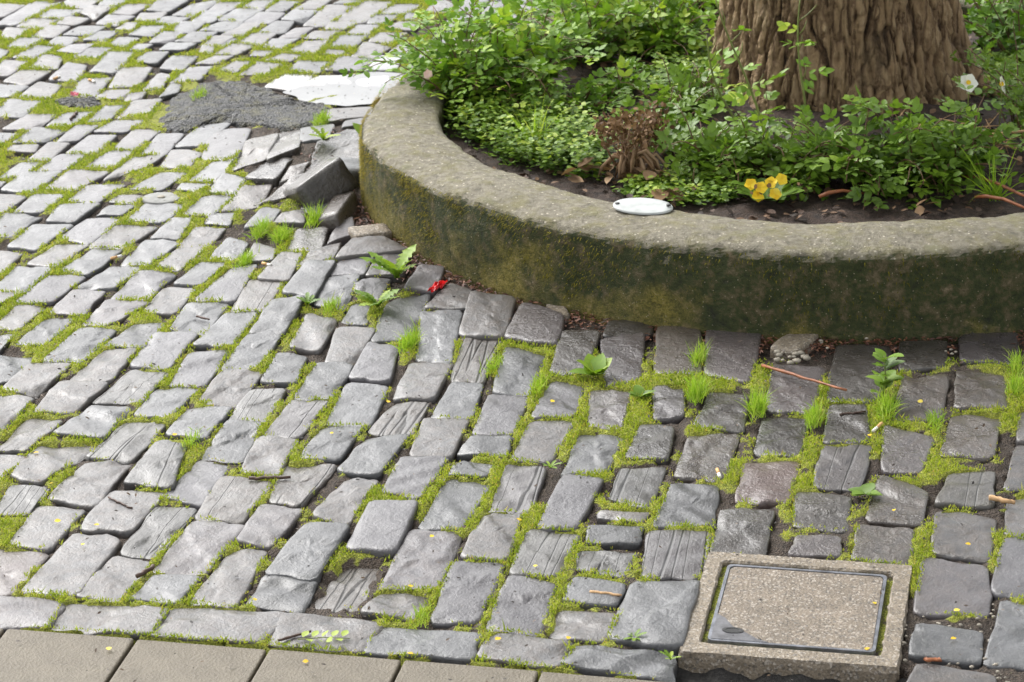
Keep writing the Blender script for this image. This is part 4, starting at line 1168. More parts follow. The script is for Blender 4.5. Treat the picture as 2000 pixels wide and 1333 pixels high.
shrub("rose_bush", "glossy dark green rose reaching the front rim of the planter", G1, [(0.885, 6.758, 0.140), (1.002, 6.772, 0.140), (1.090, 6.767, 0.140)], 5, 78, .26, 1.15, .034, M_LEAF_ROSE, lean=(0, -.12), tint=(.05, .72), node=.022, droop=1.3)
shrub("rose_bush", "leafy green bush at the right edge behind the trunk", G1, [(1.382, 7.900, 0.140), (1.498, 8.109, 0.140), (1.451, 7.791, 0.140)], 6, 46, .32, .9, .028, M_LEAF_BUSH, tint=(.0, .7), node=.024)
shrub("rose_bush", "sparse small leaved bush cut by the right edge of the picture", G1, [(1.331, 7.131, 0.140), (1.353, 6.958, 0.140)], 7, 24, .30, .6, .017, M_WEED, tint=(.1, .7), node=.016, pairs=3)
shrub("rose_bush", "low spreading green plant between the left bush and the dried heads", G1, [(0.092, 7.337, 0.140), (0.218, 7.399, 0.140), (0.305, 7.513, 0.140)], 9, 60, .17, 1.3, .024, M_LEAF_BUSH, tint=(.1, .8), node=.02, droop=1.2, bare=.02)
shrub("rose_bush", "low loose green shoots between the dried plant and the trunk", G1, [(0.458, 7.271, 0.140), (0.403, 7.011, 0.140), (0.518, 7.359, 0.140)], 8, 40, .20, 1.1, .029, M_LEAF_ROSE, tint=(.1, .85), node=.024, droop=1.0)
# tall new shoots standing in front of the trunk
for k, (b, t_, lab) in enumerate((((0.660, 6.871, 0.140), (-.14, -.05, .47), "pale green rose shoot leaning left across the bark"), ((0.753, 6.991, 0.140), (-.008, .02, .42), "straight rose shoot standing upright before the trunk"), ((0.600, 7.173, 0.140), (-.09, .02, .26), "thin rose shoot leaning over the trunk's left root"))):
    rg = np.random.default_rng(50 + k); root = empty("rose_shoot", b); tag(root, lab, "shoot", "rose shoots before the trunk")
    pts = np.array([np.array(t_) * s + np.array([.012 * math.sin(s * 5 + k), 0, 0]) for s in np.linspace(0, 1, 12)])
    S_ = Batch(); V, F = tube(pts, np.linspace(.0042, .0018, 12), 6); S_.add(V, F); 
    for s in (5, 7, 8, 9):
        q = pts[s]; e_ = q + np.array([rg.normal(.02, .02), -.01, .045]); V, F = tube([q, (q + e_) / 2 + [0.004, 0, 0], e_], [.0018, .0014, .0008], 5); S_.add(V, F)
    S_.build("cane", M_CANE, root)
    L_ = Batch(); n = 7 if k < 2 else 4; ss = rg.uniform(.25, .8, n); P_ = np.array([np.array(t_) * s for s in ss]); a_ = rg.uniform(0, 6.28, n)
    compound(L_, P_, np.c_[np.cos(a_), np.sin(a_), .35 + 0 * a_], np.tile([0, -.4, 1.0], (n, 1)) + rg.normal(0, .3, (n, 3)), rg.uniform(.024, .034, n), rg.uniform(.4, .9, n), rg)
    L_.build("leaves", M_LEAF_BUSH, root, kind='stuff')

# low weeds over the soil inside the left rim, and a scatter elsewhere
RND, RNDF = leaf_template(.72, .08, .1, 3, 1.0)
wb = Batch(); rg = np.random.default_rng(31)
patches = [([(-0.165, 7.343, 0.140), (-0.120, 7.373, 0.140), (0.010, 7.251, 0.140), (0.147, 7.311, 0.140), (0.265, 7.018, 0.140), (0.251, 6.812, 0.140), (0.149, 6.838, 0.140), (0.034, 6.926, 0.140), (-0.071, 7.071, 0.140), (-0.144, 7.206, 0.140)], 520, .085),
           ([(0.260, 6.732, 0.140), (0.434, 6.884, 0.140), (0.567, 6.755, 0.140), (0.543, 6.620, 0.140), (0.419, 6.626, 0.140), (0.308, 6.671, 0.140)], 190, .032),
           ([(0.445, 7.051, 0.140), (0.570, 7.131, 0.140), (0.563, 6.877, 0.140), (0.445, 6.842, 0.140)], 120, .03),
           ([(1.250, 7.753, 0.140), (1.458, 7.791, 0.140), (1.383, 7.355, 0.140), (1.227, 7.411, 0.140)], 260, .03),
           ([(0.354, 7.656, 0.140), (0.595, 7.844, 0.140), (0.570, 7.497, 0.140), (0.423, 7.364, 0.140)], 140, .04)]
for poly, cnt, hh in patches:
    poly = np.array(poly); lo, hi = poly[:, :2].min(0), poly[:, :2].max(0)
    p = rg.uniform(lo, hi, (cnt * 3, 2)); p = p[inside(poly, p)][:cnt]
    for q in p:
        z0 = float(soil_h(q[0], q[1])); hgt_ = hh * rg.uniform(.4, 1.25); k = rg.integers(6, 13)
        o = np.c_[q[0] + rg.normal(0, .012, k), q[1] + rg.normal(0, .012, k), z0 + hgt_ * np.linspace(.1, 1, k)]
        a = rg.uniform(0, 6.28, k)
        wb.place(RND, RNDF, o, np.c_[np.cos(a), np.sin(a), .3 + 0 * a], np.tile([0, 0, 1.0], (k, 1)) + rg.normal(0, .3, (k, 3)), rg.uniform(.009, .021, k), np.clip(rg.normal(.38, .22) + np.linspace(-.25, .25, k), 0, 1))
o = wb.build("low_weeds", M_WEED)
tag(o, "low small leaved weeds carpeting the planter soil", "weeds", kind='stuff')

# long grass blades
def blades(B, base, n, L, spread, rg, w=.004, up=1.0, tint=(.3, .9), seg=5):
    for i in range(n):
        a = rg.uniform(0, 6.28); sp = spread * rg.uniform(.1, 1); d = unit(np.array([math.cos(a) * sp, math.sin(a) * sp, up])); p = np.array(base) + (np.r_[rg.normal(0, .009, 2), 0] if L > .06 else np.r_[Vv * rg.normal(0, .024) + U * rg.normal(0, .008), 0])
        l = L * rg.uniform(.25, 1.1); V = []; wid = w * rg.uniform(.6, 1.1); sv = unit(np.cross(d, [rg.normal(), rg.normal(), .2])); t_ = rg.uniform(*tint)
        for s in range(seg + 1):
            k = 1 - (s / seg) ** 1.6; V += [p - sv * wid * k * .5, p + sv * wid * k * .5]; d = unit(d + np.array([0, 0, -.55 / seg * (1 + s * .5) * sp])); p = p + d * l / seg
        F = []
        for s in range(seg): F += [(2 * s, 2 * s + 1, 2 * s + 3), (2 * s, 2 * s + 3, 2 * s + 2)]
        B.add(V, F, t_)
GT = "grass tufts"
def tuft(loc, n, L, spread, w, label, seed, group=GT, mat=None, tint=(.25, .9), up=1.0):
    rg = np.random.default_rng(seed); B = Batch(); blades(B, (0, 0, -.004), int(n * (1.6 if L < .06 else 1)), L * (1.25 if L < .06 else 1), spread, rg, w, up, tint)
    o = B.build("grass_tuft", mat or M_GRASS, smooth=True); o.location = loc
    return tag(o, label, "grass", group)
tuft((0.074, 7.029, 0.140), 60, .17, 1.0, .006, "long bladed grass clump arching in the planter weeds", 1)
tuft((1.188, 6.624, 0.140), 60, .17, 1.3, .004, "tall narrow leaved clump at the planter's right edge", 2, tint=(.0, .6))
tuft((0.289, 8.022, 0.140), 16, .30, .5, .004, "dry straw coloured blades among the upper bushes", 3, tint=(.9, 1.0))
tuft((0.526, 5.665, 0.000), 170, .046, .75, .0026, "full bright tuft below the dark cobbles near the twig", 10)
tuft((0.402, 5.750, 0.000), 160, .046, .75, .0026, "tall bright tuft in the joint left of the square dark cobble", 11)
tuft((0.419, 5.957, 0.000), 90, .040, .7, .0024, "narrow tuft between two big cobbles against the planter", 12)
tuft((-0.234, 6.073, 0.000), 150, .038, .9, .0024, "thick tuft beside the smooth cobble left of the red scrap", 13)
tuft((-0.043, 5.932, 0.000), 80, .026, .8, .0024, "small pale tuft next to the split cobble by the planter", 14)
tuft((0.057, 5.809, 0.000), 80, .026, .8, .0024, "yellowish tuft left of the broad leaved weed", 15)
tuft((-0.628, 6.821, 0.014), 190, .034, 1.1, .0026, "wide grass patch among the sinking cobbles", 16)
tuft((-0.571, 6.776, 0.015), 170, .036, 1.1, .0026, "grass patch under the tilted dark cobble", 17)
tuft((-0.495, 6.868, 0.023), 90, .046, .8, .0028, "long bladed tuft below the upended cobble", 18)
tuft((-0.653, 6.615, 0.008), 150, .026, 1.0, .0024, "low flat grass strip left of the white cobble", 19)
tuft((-0.519, 7.671, 0.035), 170, .034, 1.0, .0026, "grass patch behind the heaved slab by the rim", 20)
tuft((1.096, 5.748, 0.000), 110, .036, .8, .0026, "grass clump at the right edge below the wall", 21)
tuft((1.118, 5.879, 0.000), 90, .034, .8, .0026, "grass clump at the right edge closest to the wall", 22)
tuft((0.640, 5.599, 0.000), 120, .038, .7, .0026, "upright tuft below the fallen twig", 23)
tuft((0.799, 5.647, 0.000), 160, .046, .9, .0026, "messy tuft at the foot of the tall weed", 24)
tuft((-0.421, 6.303, 0.005), 90, .026, .8, .0024, "small tuft beside the low dandelion", 25)
tuft((-0.900, 8.043, 0.001), 120, .03, 1.0, .0026, "grass tuft on the left flank of the asphalt patch", 26)
tuft((0.893, 5.574, 0.000), 90, .022, 1.0, .0024, "low tuft above the wet rounded cobble", 27)
tuft((-0.679, 5.542, 0.000), 60, .024, .8, .0024, "little tuft in the hole beside the split cobble", 28)
tuft((-0.177, 4.717, 0.000), 60, .022, .8, .0024, "little tuft in the lowest joint above the slabs", 29)

# broad weeds in the joints
def lobed_leaf(n=13):
    V = [(0, 0, 0)]; F = []
    for i in range(1, n):
        y = i / n; env = .05 + .17 * math.sin(math.pi * min(1, y * .78 + .12)) * (.35 + y * .9); w_ = env * (1.0 if i % 2 else .42); z = .25 * y - .42 * y * y
        V += [(-w_, y - (.05 if i % 2 else 0), z + .03), (0, y, z), (w_, y - (.05 if i % 2 else 0), z + .03)]
    V.append((0, 1, -.16)); F += [(0, 2, 1), (0, 3, 2)]
    for i in range(n - 2):
        a = 1 + 3 * i
        for k in (0, 1): F += [(a + k, a + k + 1, a + k + 4), (a + k, a + k + 4, a + k + 3)]
    a = 1 + 3 * (n - 2); t = len(V) - 1; F += [(a, a + 1, t), (a + 1, a + 2, t)]
    return np.array(V, float), np.array(F)
DL, DLF = lobed_leaf()
BL_, BLF = leaf_template(.75, .1, .2, 5, .8)
def weed(loc, n, L, label, seed, lobed=True, up=.55, tint=(.25, .8), stem=0.0):
    rg = np.random.default_rng(seed); root = empty("weed", loc); tag(root, label, "weed", "weeds growing in the paving joints")
    a = np.linspace(0, 6.28, n, endpoint=False) + rg.normal(0, .25, n); e = up * rg.uniform(.5, 1.6, n)
    tv_, tf_ = (DL, DLF) if lobed else (BL_, BLF)
    z0 = rg.uniform(0, 1, n) * stem
    for k in range(n):
        B = Batch(); D = np.array([[math.cos(a[k]), math.sin(a[k]), e[k]]]); N_ = np.array([[-.4 * math.cos(a[k]), -.4 * math.sin(a[k]), 1.0]]) + rg.normal(0, .12, (1, 3))
        B.place(tv_, tf_, np.array([[0, 0, z0[k]]]), D, N_, L * rg.uniform(.6, 1.1), rg.uniform(*tint)); B.build("leaf", M_WEED, root)
    if stem:
        B = Batch(); V, F = tube([(0, 0, -.01), (.004, 0, stem * .5), (0, .003, stem * 1.05)], [.003, .0024, .0014], 6); B.add(V, F); B.build("stem", M_CANE, root)
    return root
weed((-0.275, 6.463, 0.014), 12, .095, "big upright dandelion in the gap beside the planter's foot", 1, up=1.1, tint=(.45, .9))
weed((-0.314, 6.298, 0.005), 12, .070, "dandelion rosette just below the big upright one", 2, up=.7, tint=(.3, .8))
weed((0.182, 5.862, 0.000), 13, .060, "broad leaved weed between dark cobbles below the wall", 3, lobed=False, up=.95, tint=(.4, .85))
weed((0.802, 5.718, 0.000), 20, .050, "tall weed with toothed leaves right of the fallen twig", 4, lobed=False, up=.6, stem=.09, tint=(.15, .7))
weed((-0.498, 7.375, 0.074), 7, .055, "pale dandelion on the heaved slab left of the rim", 5, up=1.0, tint=(.6, 1.0))
weed((-0.391, 7.430, 0.065), 4, .05, "light green leaves squeezed against the planter's left flank", 6, lobed=False, up=1.0, tint=(.6, 1.0))
weed((-0.480, 6.316, 0.005), 10, .04, "small feathery weed above the big smooth cobble", 7, up=.8, tint=(.1, .6))
weed((0.278, 5.741, 0.000), 10, .036, "low leafy weed in the joint right of the broad leaved one", 8, lobed=False, up=.6, tint=(.2, .7))
weed((0.703, 5.220, 0.000), 8, .04, "flat leafy weed between wet cobbles above the cover", 9, lobed=False, up=.35, tint=(.2, .6))
weed((0.074, 5.371, 0.000), 6, .03, "tiny dandelion in the joint near the centre", 10, up=.6, tint=(.4, .8))
weed((0.273, 4.532, 0.000), 6, .03, "small weed at the cover frame's left corner", 11, up=.9, tint=(.5, 1.0))
weed((0.213, 4.616, 0.000), 8, .025, "small leafy weed under the big pale cobble", 12, up=.5, tint=(.3, .7))
# fallen green sprig on the border cobbles
root = empty("fallen_sprig", (-0.353, 4.629, 0.000)); tag(root, "small glossy green leaf sprig fallen on the border cobbles", "sprig")
rg = np.random.default_rng(5)
for k in range(9):
    B = Batch(); x = (k - 4) * .009
    B.place(RND, RNDF, np.array([[x, .004 * (-1) ** k, .006]]), np.array([[.5, (-1) ** k, .35]]), np.array([[0, 0, 1.0]]) + rg.normal(0, .3, (1, 3)), .02, .9); B.build("leaf", M_WEED, root)
B = Batch(); V, F = tube([(-.045, 0, .004), (0, .002, .006), (.05, 0, .004)], [.0012, .001, .0007], 5); B.add(V, F); B.build("stem", M_CANE, root)

# ------------------------------------------------------------------ dried flower plant
rg = np.random.default_rng(8); b0 = np.array((0.313, 6.829, 0.140))
root = empty("dried_plant", tuple(b0)); tag(root, "dried brown flower heads on bundled dead stems in the planter", "dead plant")
S_ = Batch(); H_ = Batch()
for k in range(34):
    a = rg.normal(0, .55); e = np.array([math.sin(a) * .085 + rg.normal(0, .012), rg.normal(.03, .035), rg.uniform(.085, .14)])
    m_ = e * .5 + np.array([rg.normal(0, .008), rg.normal(0, .008), -.004]); V, F = tube([np.array([rg.normal(0, .02), rg.normal(0, .012), -.01]), m_, e], [.0024, .0019, .0012], 5); S_.add(V, F, rg.uniform(.3, 1))
    if k % 2 == 0:
        n = 44; H_.place(RND, RNDF, e + rg.normal(0, .015, (n, 3)), rg.normal(0, 1, (n, 3)) + [0, 0, .5], rg.normal(0, 1, (n, 3)) + [0, 0, .7], rg.uniform(.009, .017, n), rg.uniform(.0, .7, n))
for k in range(22):
    a = rg.uniform(2.6, 6.9); d_ = np.array([math.cos(a), math.sin(a) * .5, 0]); q0 = np.array([rg.normal(0, .015), rg.normal(0, .01), .05 + rg.normal(0, .01)]); L_ = rg.uniform(.04, .075)
    V, F = tube([q0, q0 + d_ * L_ * .5 + [0, 0, .012], q0 + d_ * L_ * .9 + [0, 0, -.015], q0 + d_ * L_ * 1.05 + [0, 0, -.045]], [.003, .0045, .004, .002], 6); S_.add(V, F, rg.uniform(.55, 1))
S_.build("dead_stems", M_DRY, root); H_.build("flower_heads", M_DRY, root, kind='stuff')
C_ = Batch(); n = 40
C_.place(LF, LFF, np.c_[rg.normal(0, .045, n), rg.normal(-.02, .02, n), rg.uniform(.0, .03, n)], rg.normal(0, 1, (n, 3)) * [1, 1, .3], rg.normal(0, .6, (n, 3)) + [0, 0, .8], rg.uniform(.03, .055, n), rg.uniform(.4, 1, n), sx=.7)
C_.build("curled_leaves", M_DRY, root, kind='stuff')

# dry leaves lying on the soil
for k, (p, s) in enumerate((((0.181, 6.827, 0.150), .05), ((0.138, 6.780, 0.150), .045), ((0.382, 6.688, 0.150), .06), ((0.357, 6.769, 0.150), .05), ((1.004, 6.517, 0.150), .04))):
    B = Batch(); rg = np.random.default_rng(60 + k); n = 3
    B.place(LF, LFF, rg.normal(0, .008, (n, 3)) + [0, 0, .012], rg.normal(0, 1, (n, 3)) * [1, 1, .3], rg.normal(0, .6, (n, 3)) + [0, 0, 1], np.full(n, s), rg.uniform(.3, .8, n), sx=1.3)
    o = B.build("dry_leaf", M_DRY); o.location = p
    tag(o, ["curled tan leaf lying left of the dried plant", "second curled tan leaf just inside the rim", "crumpled orange brown leaf in front of the dried plant", "crumpled brown leaf at the foot of the dried stems", "brown leaf under the glossy rose near the rim"][k], "dry leaf", "dry leaves on the soil")
# dead orange stems at the right
for k, (a, b, lab) in enumerate((((1.121, 6.725, 0.160), (1.250, 6.521, 0.170), "orange brown dead cane lying at the planter's right edge"), ((1.133, 6.597, 0.150), (1.251, 6.489, 0.150), "lower orange brown dead cane near the front rim"), ((0.755, 6.618, 0.150), (0.870, 6.635, 0.150), "thin brown cane lying under the glossy rose"), ((1.112, 6.921, 0.170), (1.308, 6.870, 0.230), "pale dead cane crossing the right hand grass clump"), ((1.115, 6.984, 0.170), (1.268, 6.819, 0.200), "thick dead cane behind the right hand grass clump"), ((0.453, 7.534, 0.160), (0.509, 7.429, 0.140), "short brown stick beside the trunk's left root"))):
    a = np.array(a); b = np.array(b); m_ = (a + b) / 2 + [0, 0, .012]; V, F = tube([a, a * .6 + m_ * .4 + [0, 0, .004], m_, b * .6 + m_ * .4, b], [.0045, .005, .0042, .0038, .003], 7)
    o = mesh_obj("dead_cane", V - a, F, M_TWIG if k < 3 else M_CHIP, tint=.5); o.location = a; tag(o, lab, "cane", "dead canes in the planter")
# straw mulch by the right clump
B = Batch(); rg = np.random.default_rng(66); c0 = np.array((1.173, 6.981, 0.170))
for k in range(60):
    p = c0 + np.r_[rg.normal(0, .07), rg.normal(0, .06), rg.uniform(-.01, .03)]; d = np.array([rg.normal(.03, .02), rg.normal(.01, .03), rg.normal(.005, .01)]); V, F = tube([p - d, p, p + d], [.0012, .0018, .001], 4); B.add(V, F, rg.random())
o = B.build("straw", M_CHIP); tag(o, "pale dry straw lying right of the glossy rose", "straw", kind='stuff')

# ------------------------------------------------------------------ flowers
def petal_flower(B, c, nrm, n, L, rg, tint, sx=1.5):
    nrm = unit(np.array(nrm, float)); x = unit(np.cross(nrm, [.2, .9, .1])); y = np.cross(nrm, x)
    a = np.linspace(0, 6.28, n, endpoint=False) + rg.uniform(0, 6); D = np.cos(a)[:, None] * x + np.sin(a)[:, None] * y + nrm * .25
    B.place(RND, RNDF, np.tile(c, (n, 1)), D, np.tile(nrm, (n, 1)) + rg.normal(0, .15, (n, 3)), np.full(n, L), np.full(n, tint) + rg.normal(0, .15, n), sx=sx)
root = empty("primrose", (0.631, 6.626, 0.140)); tag(root, "yellow flowering primrose with dark crinkled leaves at the rim", "flower")
rg = np.random.default_rng(14)
for k in range(11):
    a = k * .6 + rg.normal(0, .15); B = Batch(); B.place(BL_, BLF, np.array([[0, 0, .0]]), np.array([[math.cos(a), math.sin(a), .55]]), np.array([[-.3 * math.cos(a), -.3 * math.sin(a), 1.0]]), rg.uniform(.075, .10), rg.uniform(.0, .5)); B.build("leaf", M_LEAF_ROSE, root)
for k, (dx, dy, dz) in enumerate(((-.045, -.03, .052), (-.022, -.05, .05), (.004, -.035, .057), (.030, -.02, .060), (-.030, -.055, .030), (.012, -.055, .035))):
    B = Batch(); petal_flower(B, (dx, dy, dz), (rg.normal(0, .25), -.75, .7), 5, .017, rg, .5); B.build("blossom", M_YELLOW, root)
B = Batch(); n = 12; B.place(RND, RNDF, np.c_[rg.normal(0, .03, n), rg.normal(-.045, .01, n), rg.uniform(.03, .06, n)], rg.normal(0, 1, (n, 3)), rg.normal(0, 1, (n, 3)), rg.uniform(.010, .016, n), rg.uniform(.2, .6, n)); B.build("withered_petals", M_DRY, root, kind="stuff")
for k, (p, lab) in enumerate((((1.169, 6.989, 0.320), "white open flower beside the trunk's right root"), ((1.250, 6.971, 0.320), "white flower seen edge on further right of the trunk"))):
    root = empty("white_flower", p); tag(root, lab, "flower", "white flowers right of the trunk"); rg = np.random.default_rng(90 + k)
    B = Batch(); petal_flower(B, (0, 0, 0), (.1, -.8, .5) if k == 0 else (.9, -.3, .3), 5, .026, rg, .5); B.build("petals", M_WHITE, root)
    B = Batch(); petal_flower(B, (0, -.004, .003), (.1, -.8, .5), 6, .007, rg, .5); B.build("centre", M_YELLOW, root)
    B = Batch(); V, F = tube([(0, .004, -.002), (.004, .008, -.03), (.0, .01, -.19)], [.0014, .0014, .0016], 5); B.add(V, F); B.build("stem", M_CANE, root)
root = empty("rose_bud", (-0.210, 7.320, 0.270)); tag(root, "single pale pink blossom on the left bush", "flower"); B = Batch(); rg = np.random.default_rng(3)
petal_flower(B, (0, 0, 0), (-.3, -.8, .4), 6, .014, rg, .5); petal_flower(B, (0, -.003, 0), (-.3, -.8, .6), 5, .011, rg, .5); B.build("petals", mat_leaf("pink_petal", (0.7, 0.45, 0.40), (0.78, 0.58, 0.52), rough=0.5), root)

# ------------------------------------------------------------------ utility cover
cv = empty("utility_cover", (COVER_C[0], COVER_C[1], .0), COVER_YAW)
tag(cv, "square concrete utility cover with steel edged lid set in the cobbles", "cover")
def rrect(w, l, r, n=6):
    pts = []
    for cxs, cys, a0 in ((1, 1, 0), (-1, 1, 90), (-1, -1, 180), (1, -1, 270)):
        for a in np.linspace(a0, a0 + 90, n): pts.append((cxs * (w / 2 - r) + r * math.cos(R(a)), cys * (l / 2 - r) + r * math.sin(R(a))))
    return np.array(pts)
def loft(loops, cap=True):
    V = []; F = []; n = len(loops[0][0])
    for p, z in loops: V += [(a, b, z) for a, b in p]
    for i in range(len(loops) - 1):
        for j in range(n): a = i * n + j; b = i * n + (j + 1) % n; F.append((a, b, b + n, a + n))
    if cap: F.append(list(range((len(loops) - 1) * n, len(loops) * n)))
    return V, F
LW, LL = .302, .313
def jag(p, s, seed): g = np.random.default_rng(seed); return p + g.normal(0, s, p.shape)
fo = rrect(FW, FL, .006, 6); fi = rrect(LW + .022, LL + .022, .012, 6)
def dens_(p, k=10):
    out = []
    for i in range(len(p)):
        a, b = p[i], p[(i + 1) % len(p)]; m_ = k if np.linalg.norm(b - a) > .05 else 1
        for t in range(m_): out.append(a + (b - a) * t / m_)
    return np.array(out)
fo = dens_(fo, 20); fi = dens_(fi, 20)
V, F = loft([(fo, -.12), (jag(fo, .0012, 1), -.008), (jag(fo * .985, .001, 2), .004), (jag(fi * 1.02, .0008, 3), .005), (jag(fi, .0008, 4), .001), (fi, -.03)], cap=False)
mesh_obj("frame", V, F, M_FRAME, cv, smooth=False)
V, F = loft([(fi, -.006), (fi * .5, -.0061)]); mesh_obj("frame_seat", V, F, M_BED, cv, smooth=False, tint=.55)
lo_ = dens_(rrect(LW, LL, .012, 6), 16)
V, F = loft([(lo_, -.03), (lo_, .0045), (lo_ * (1 - .012 / LW), .0045), (lo_ * (1 - .012 / LW), .001)], cap=False); mesh_obj("lid_rim", V, F, M_STEEL, cv, smooth=False)
V, F = loft([(lo_ * (1 - .014 / LW), -.02), (lo_ * (1 - .0141 / LW), .003), (lo_ * .5, .0036)]); mesh_obj("lid_plate", V, F, M_LIDC, cv, smooth=False)
x0, y0 = -LW / 2 + .006, -LL / 2 + .006
pl = np.array([(x0, y0), (x0 + .105, y0), (x0 + .082, y0 + .012), (x0 + .058, y0 + .034), (x0 + .034, y0 + .052), (x0 + .016, y0 + .084), (x0, y0 + .098)])
M_WETSTEEL = mat_simple("wet_dark_steel", (0.16, 0.16, 0.17), 0.3, 0.4, 40, 0.4, 0.001, 0.5)
V, F = loft([(pl, .0), (pl, .0052)]); plate = mesh_obj("corner_plate", V, F, M_WETSTEEL, cv, smooth=False)
hp = np.array([(x0 + .036 + .020 * math.cos(a), y0 + .036 + .011 * math.sin(a)) for a in np.linspace(0, 6.28, 20, endpoint=False)])
V, F = loft([(hp, .0053), (hp, .0062), (hp * 1.0 + (hp.mean(0) - hp) * .3, .0062), (hp + (hp.mean(0) - hp) * .34, .0055)]); mesh_obj("lifting_hole", V, F, M_BOLT, plate, smooth=False)

gx_, gy_ = np.meshgrid(np.linspace(-.26, .30, 70), np.linspace(-.62, -FL / 2 + .003, 60))
gz_ = np.array([-.040 + .006 * mnoise.noise(Vector((a * 30, b * 30, 1))) + .005 * mnoise.noise(Vector((a * 90, b * 90, 2))) + (.022 * max(0, 1 - (-FL / 2 + .003 - b) / .03)) * (.5 + mnoise.noise(Vector((a * 22, 0, 5)))) for a, b in zip(gx_.ravel(), gy_.ravel())])
ii = (np.arange(59)[:, None] * 70 + np.arange(69)[None]).ravel()
dk = mesh_obj("dirt_strip", np.c_[gx_.ravel(), gy_.ravel(), gz_], np.c_[ii, ii + 1, ii + 71, ii + 70], mat_simple("black_dirt", (0.022, 0.02, 0.018), 0.8, 0.7, 150, 1.0, 0.006))
dk.location = (COVER_C[0], COVER_C[1], 0); dk.rotation_euler = (0, 0, COVER_YAW); tag(dk, kind='structure')

# ------------------------------------------------------------------ plaques
def disc_plate(name, loc, rx, ry, th, mat, rz, tilt=(0, 0)):
    a = np.linspace(0, 6.28318, 48, endpoint=False); p = np.c_[np.cos(a) * rx, np.sin(a) * ry]
    V, F = loft([(p, 0), (p, th * .6), (p * .97, th), (p * .90, th * .92), (p * .86, th), (p * .4, th * 1.08)])
    o = mesh_obj(name, V, F, mat, smooth=True); o.location = loc; o.rotation_euler = (tilt[0], tilt[1], rz); return o
pr = empty("oval_plaque", (0.314, 6.388, 0.211)); tag(pr, "blank white oval plaque fixed to the planter rim", "plaque")
o = disc_plate("plate", (0, 0, 0), .071, .050, .005, M_ENAMEL, R(-8), (R(2), R(2))); o.parent = pr
for sx_ in (-1, 1):
    b = disc_plate("bolt", (sx_ * .060, -sx_ * .0085, .0052), .0055, .0055, .004, M_BOLT, 0); b.parent = pr
pr = empty("round_cap", ((-0.912, 7.112, 0.010)[0], (-0.912, 7.112, 0.010)[1], .003)); tag(pr, "round pale marker cap set flush among the cobbles", "cap")
o = disc_plate("disc", (0, 0, 0), .050, .044, .007, mat_simple("pale_cap", (0.23, 0.23, 0.22), 0.75, 0.25, 60), 0); o.parent = pr
b = disc_plate("stud", (0, 0, .007), .010, .008, .004, M_PEBBLE, 0); b.parent = pr

# ------------------------------------------------------------------ the upended cobble and its broken neighbours
def block(name, loc, dims, rot, seed, mat, label, cat="cobblestone", group=None):
    rg = np.random.default_rng(seed); V = []; F = []
    n = 7; idx = {}
    for f in range(6):
        ax = f // 2; sg = 1 if f % 2 else -1; u, v = [(1, 2), (2, 0), (0, 1)][ax]
        for i in range(n):
            for j in range(n):
                q = [0, 0, 0]; q[ax] = sg; q[u] = -1 + 2 * i / (n - 1); q[v] = -1 + 2 * j / (n - 1)
                key = tuple(round(t, 4) for t in q)
                if key not in idx:
                    p = np.array(q); l8 = (np.abs(p) ** 18).sum() ** (1 / 18); p = p / l8
                    p = p * np.array(dims) / 2; p = p + .004 * np.array(mnoise.noise_vector(Vector(p * 22 + seed))) + .0015 * np.array(mnoise.noise_vector(Vector(p * 70 + seed)))
                    idx[key] = len(V); V.append(p)
        for i in range(n - 1):
            for j in range(n - 1):
                k4 = []
                for a, b in ((i, j), (i + 1, j), (i + 1, j + 1), (i, j + 1)):
                    q = [0, 0, 0]; q[ax] = sg; q[u] = -1 + 2 * a / (n - 1); q[v] = -1 + 2 * b / (n - 1); k4.append(idx[tuple(round(t, 4) for t in q)])
                F.append(k4 if sg > 0 else k4[::-1])
    o = mesh_obj(name, np.array(V), np.array(F), mat, tint=rg.random()); o.location = loc; o.rotation_euler = rot
    return tag(o, label, cat, group)
b0 = (-0.487, 7.047, 0.044)
block("loose_cobblestone", (b0[0] - .005, b0[1], b0[2] + .004), (.155, .14, .095), (R(-22), R(-24), R(34)), 3, M_DARK_SHADED, "dark cobble heaved upright against the planter's left flank", "cobblestone", "cobbles lifted by the roots")
b0 = (-0.432, 6.910, 0.026)
block("loose_cobblestone", (b0[0], b0[1], b0[2] - .012), (.055, .17, .08), (R(4), R(-14), R(-14)), 4, M_DARK_SHADED, "narrow cobble on edge below the upended one", "cobblestone", "cobbles lifted by the roots")
b0 = (-0.407, 7.113, 0.051)
block("loose_cobblestone", (b0[0], b0[1] + .05, b0[2] - .01), (.12, .10, .07), (R(6), R(8), R(20)), 5, M_STONE, "greenish cobble wedged between the upended one and the wall", "cobblestone", "cobbles lifted by the roots")
b0 = (-0.505, 6.991, 0.036)
block("loose_cobblestone", (b0[0] + .03, b0[1] - .02, b0[2] - .035), (.12, .12, .06), (R(3), R(-6), R(30)), 6, M_DARK_SHADED, "low cobble tucked under the upended one", "cobblestone", "cobbles lifted by the roots")
# concrete footing lump at the wall's base
for k, (p, d) in enumerate((((-0.351, 6.752, 0.020), (.10, .07, .07)), ((0.645, 6.033, 0.000), (.13, .07, .05)), ((0.109, 6.271, 0.000), (.10, .04, .04)))):
    block("footing_lump", (p[0], p[1] + .02, p[2] - .022), d, (0, 0, R(20 + 40 * k)), 20 + k, M_FRAME, ["rough concrete lump at the planter's left foot", "rough concrete lump showing below the wall on the right", "thin concrete lump at the wall foot near the raised cobbles"][k], "concrete", "lumps of footing concrete")

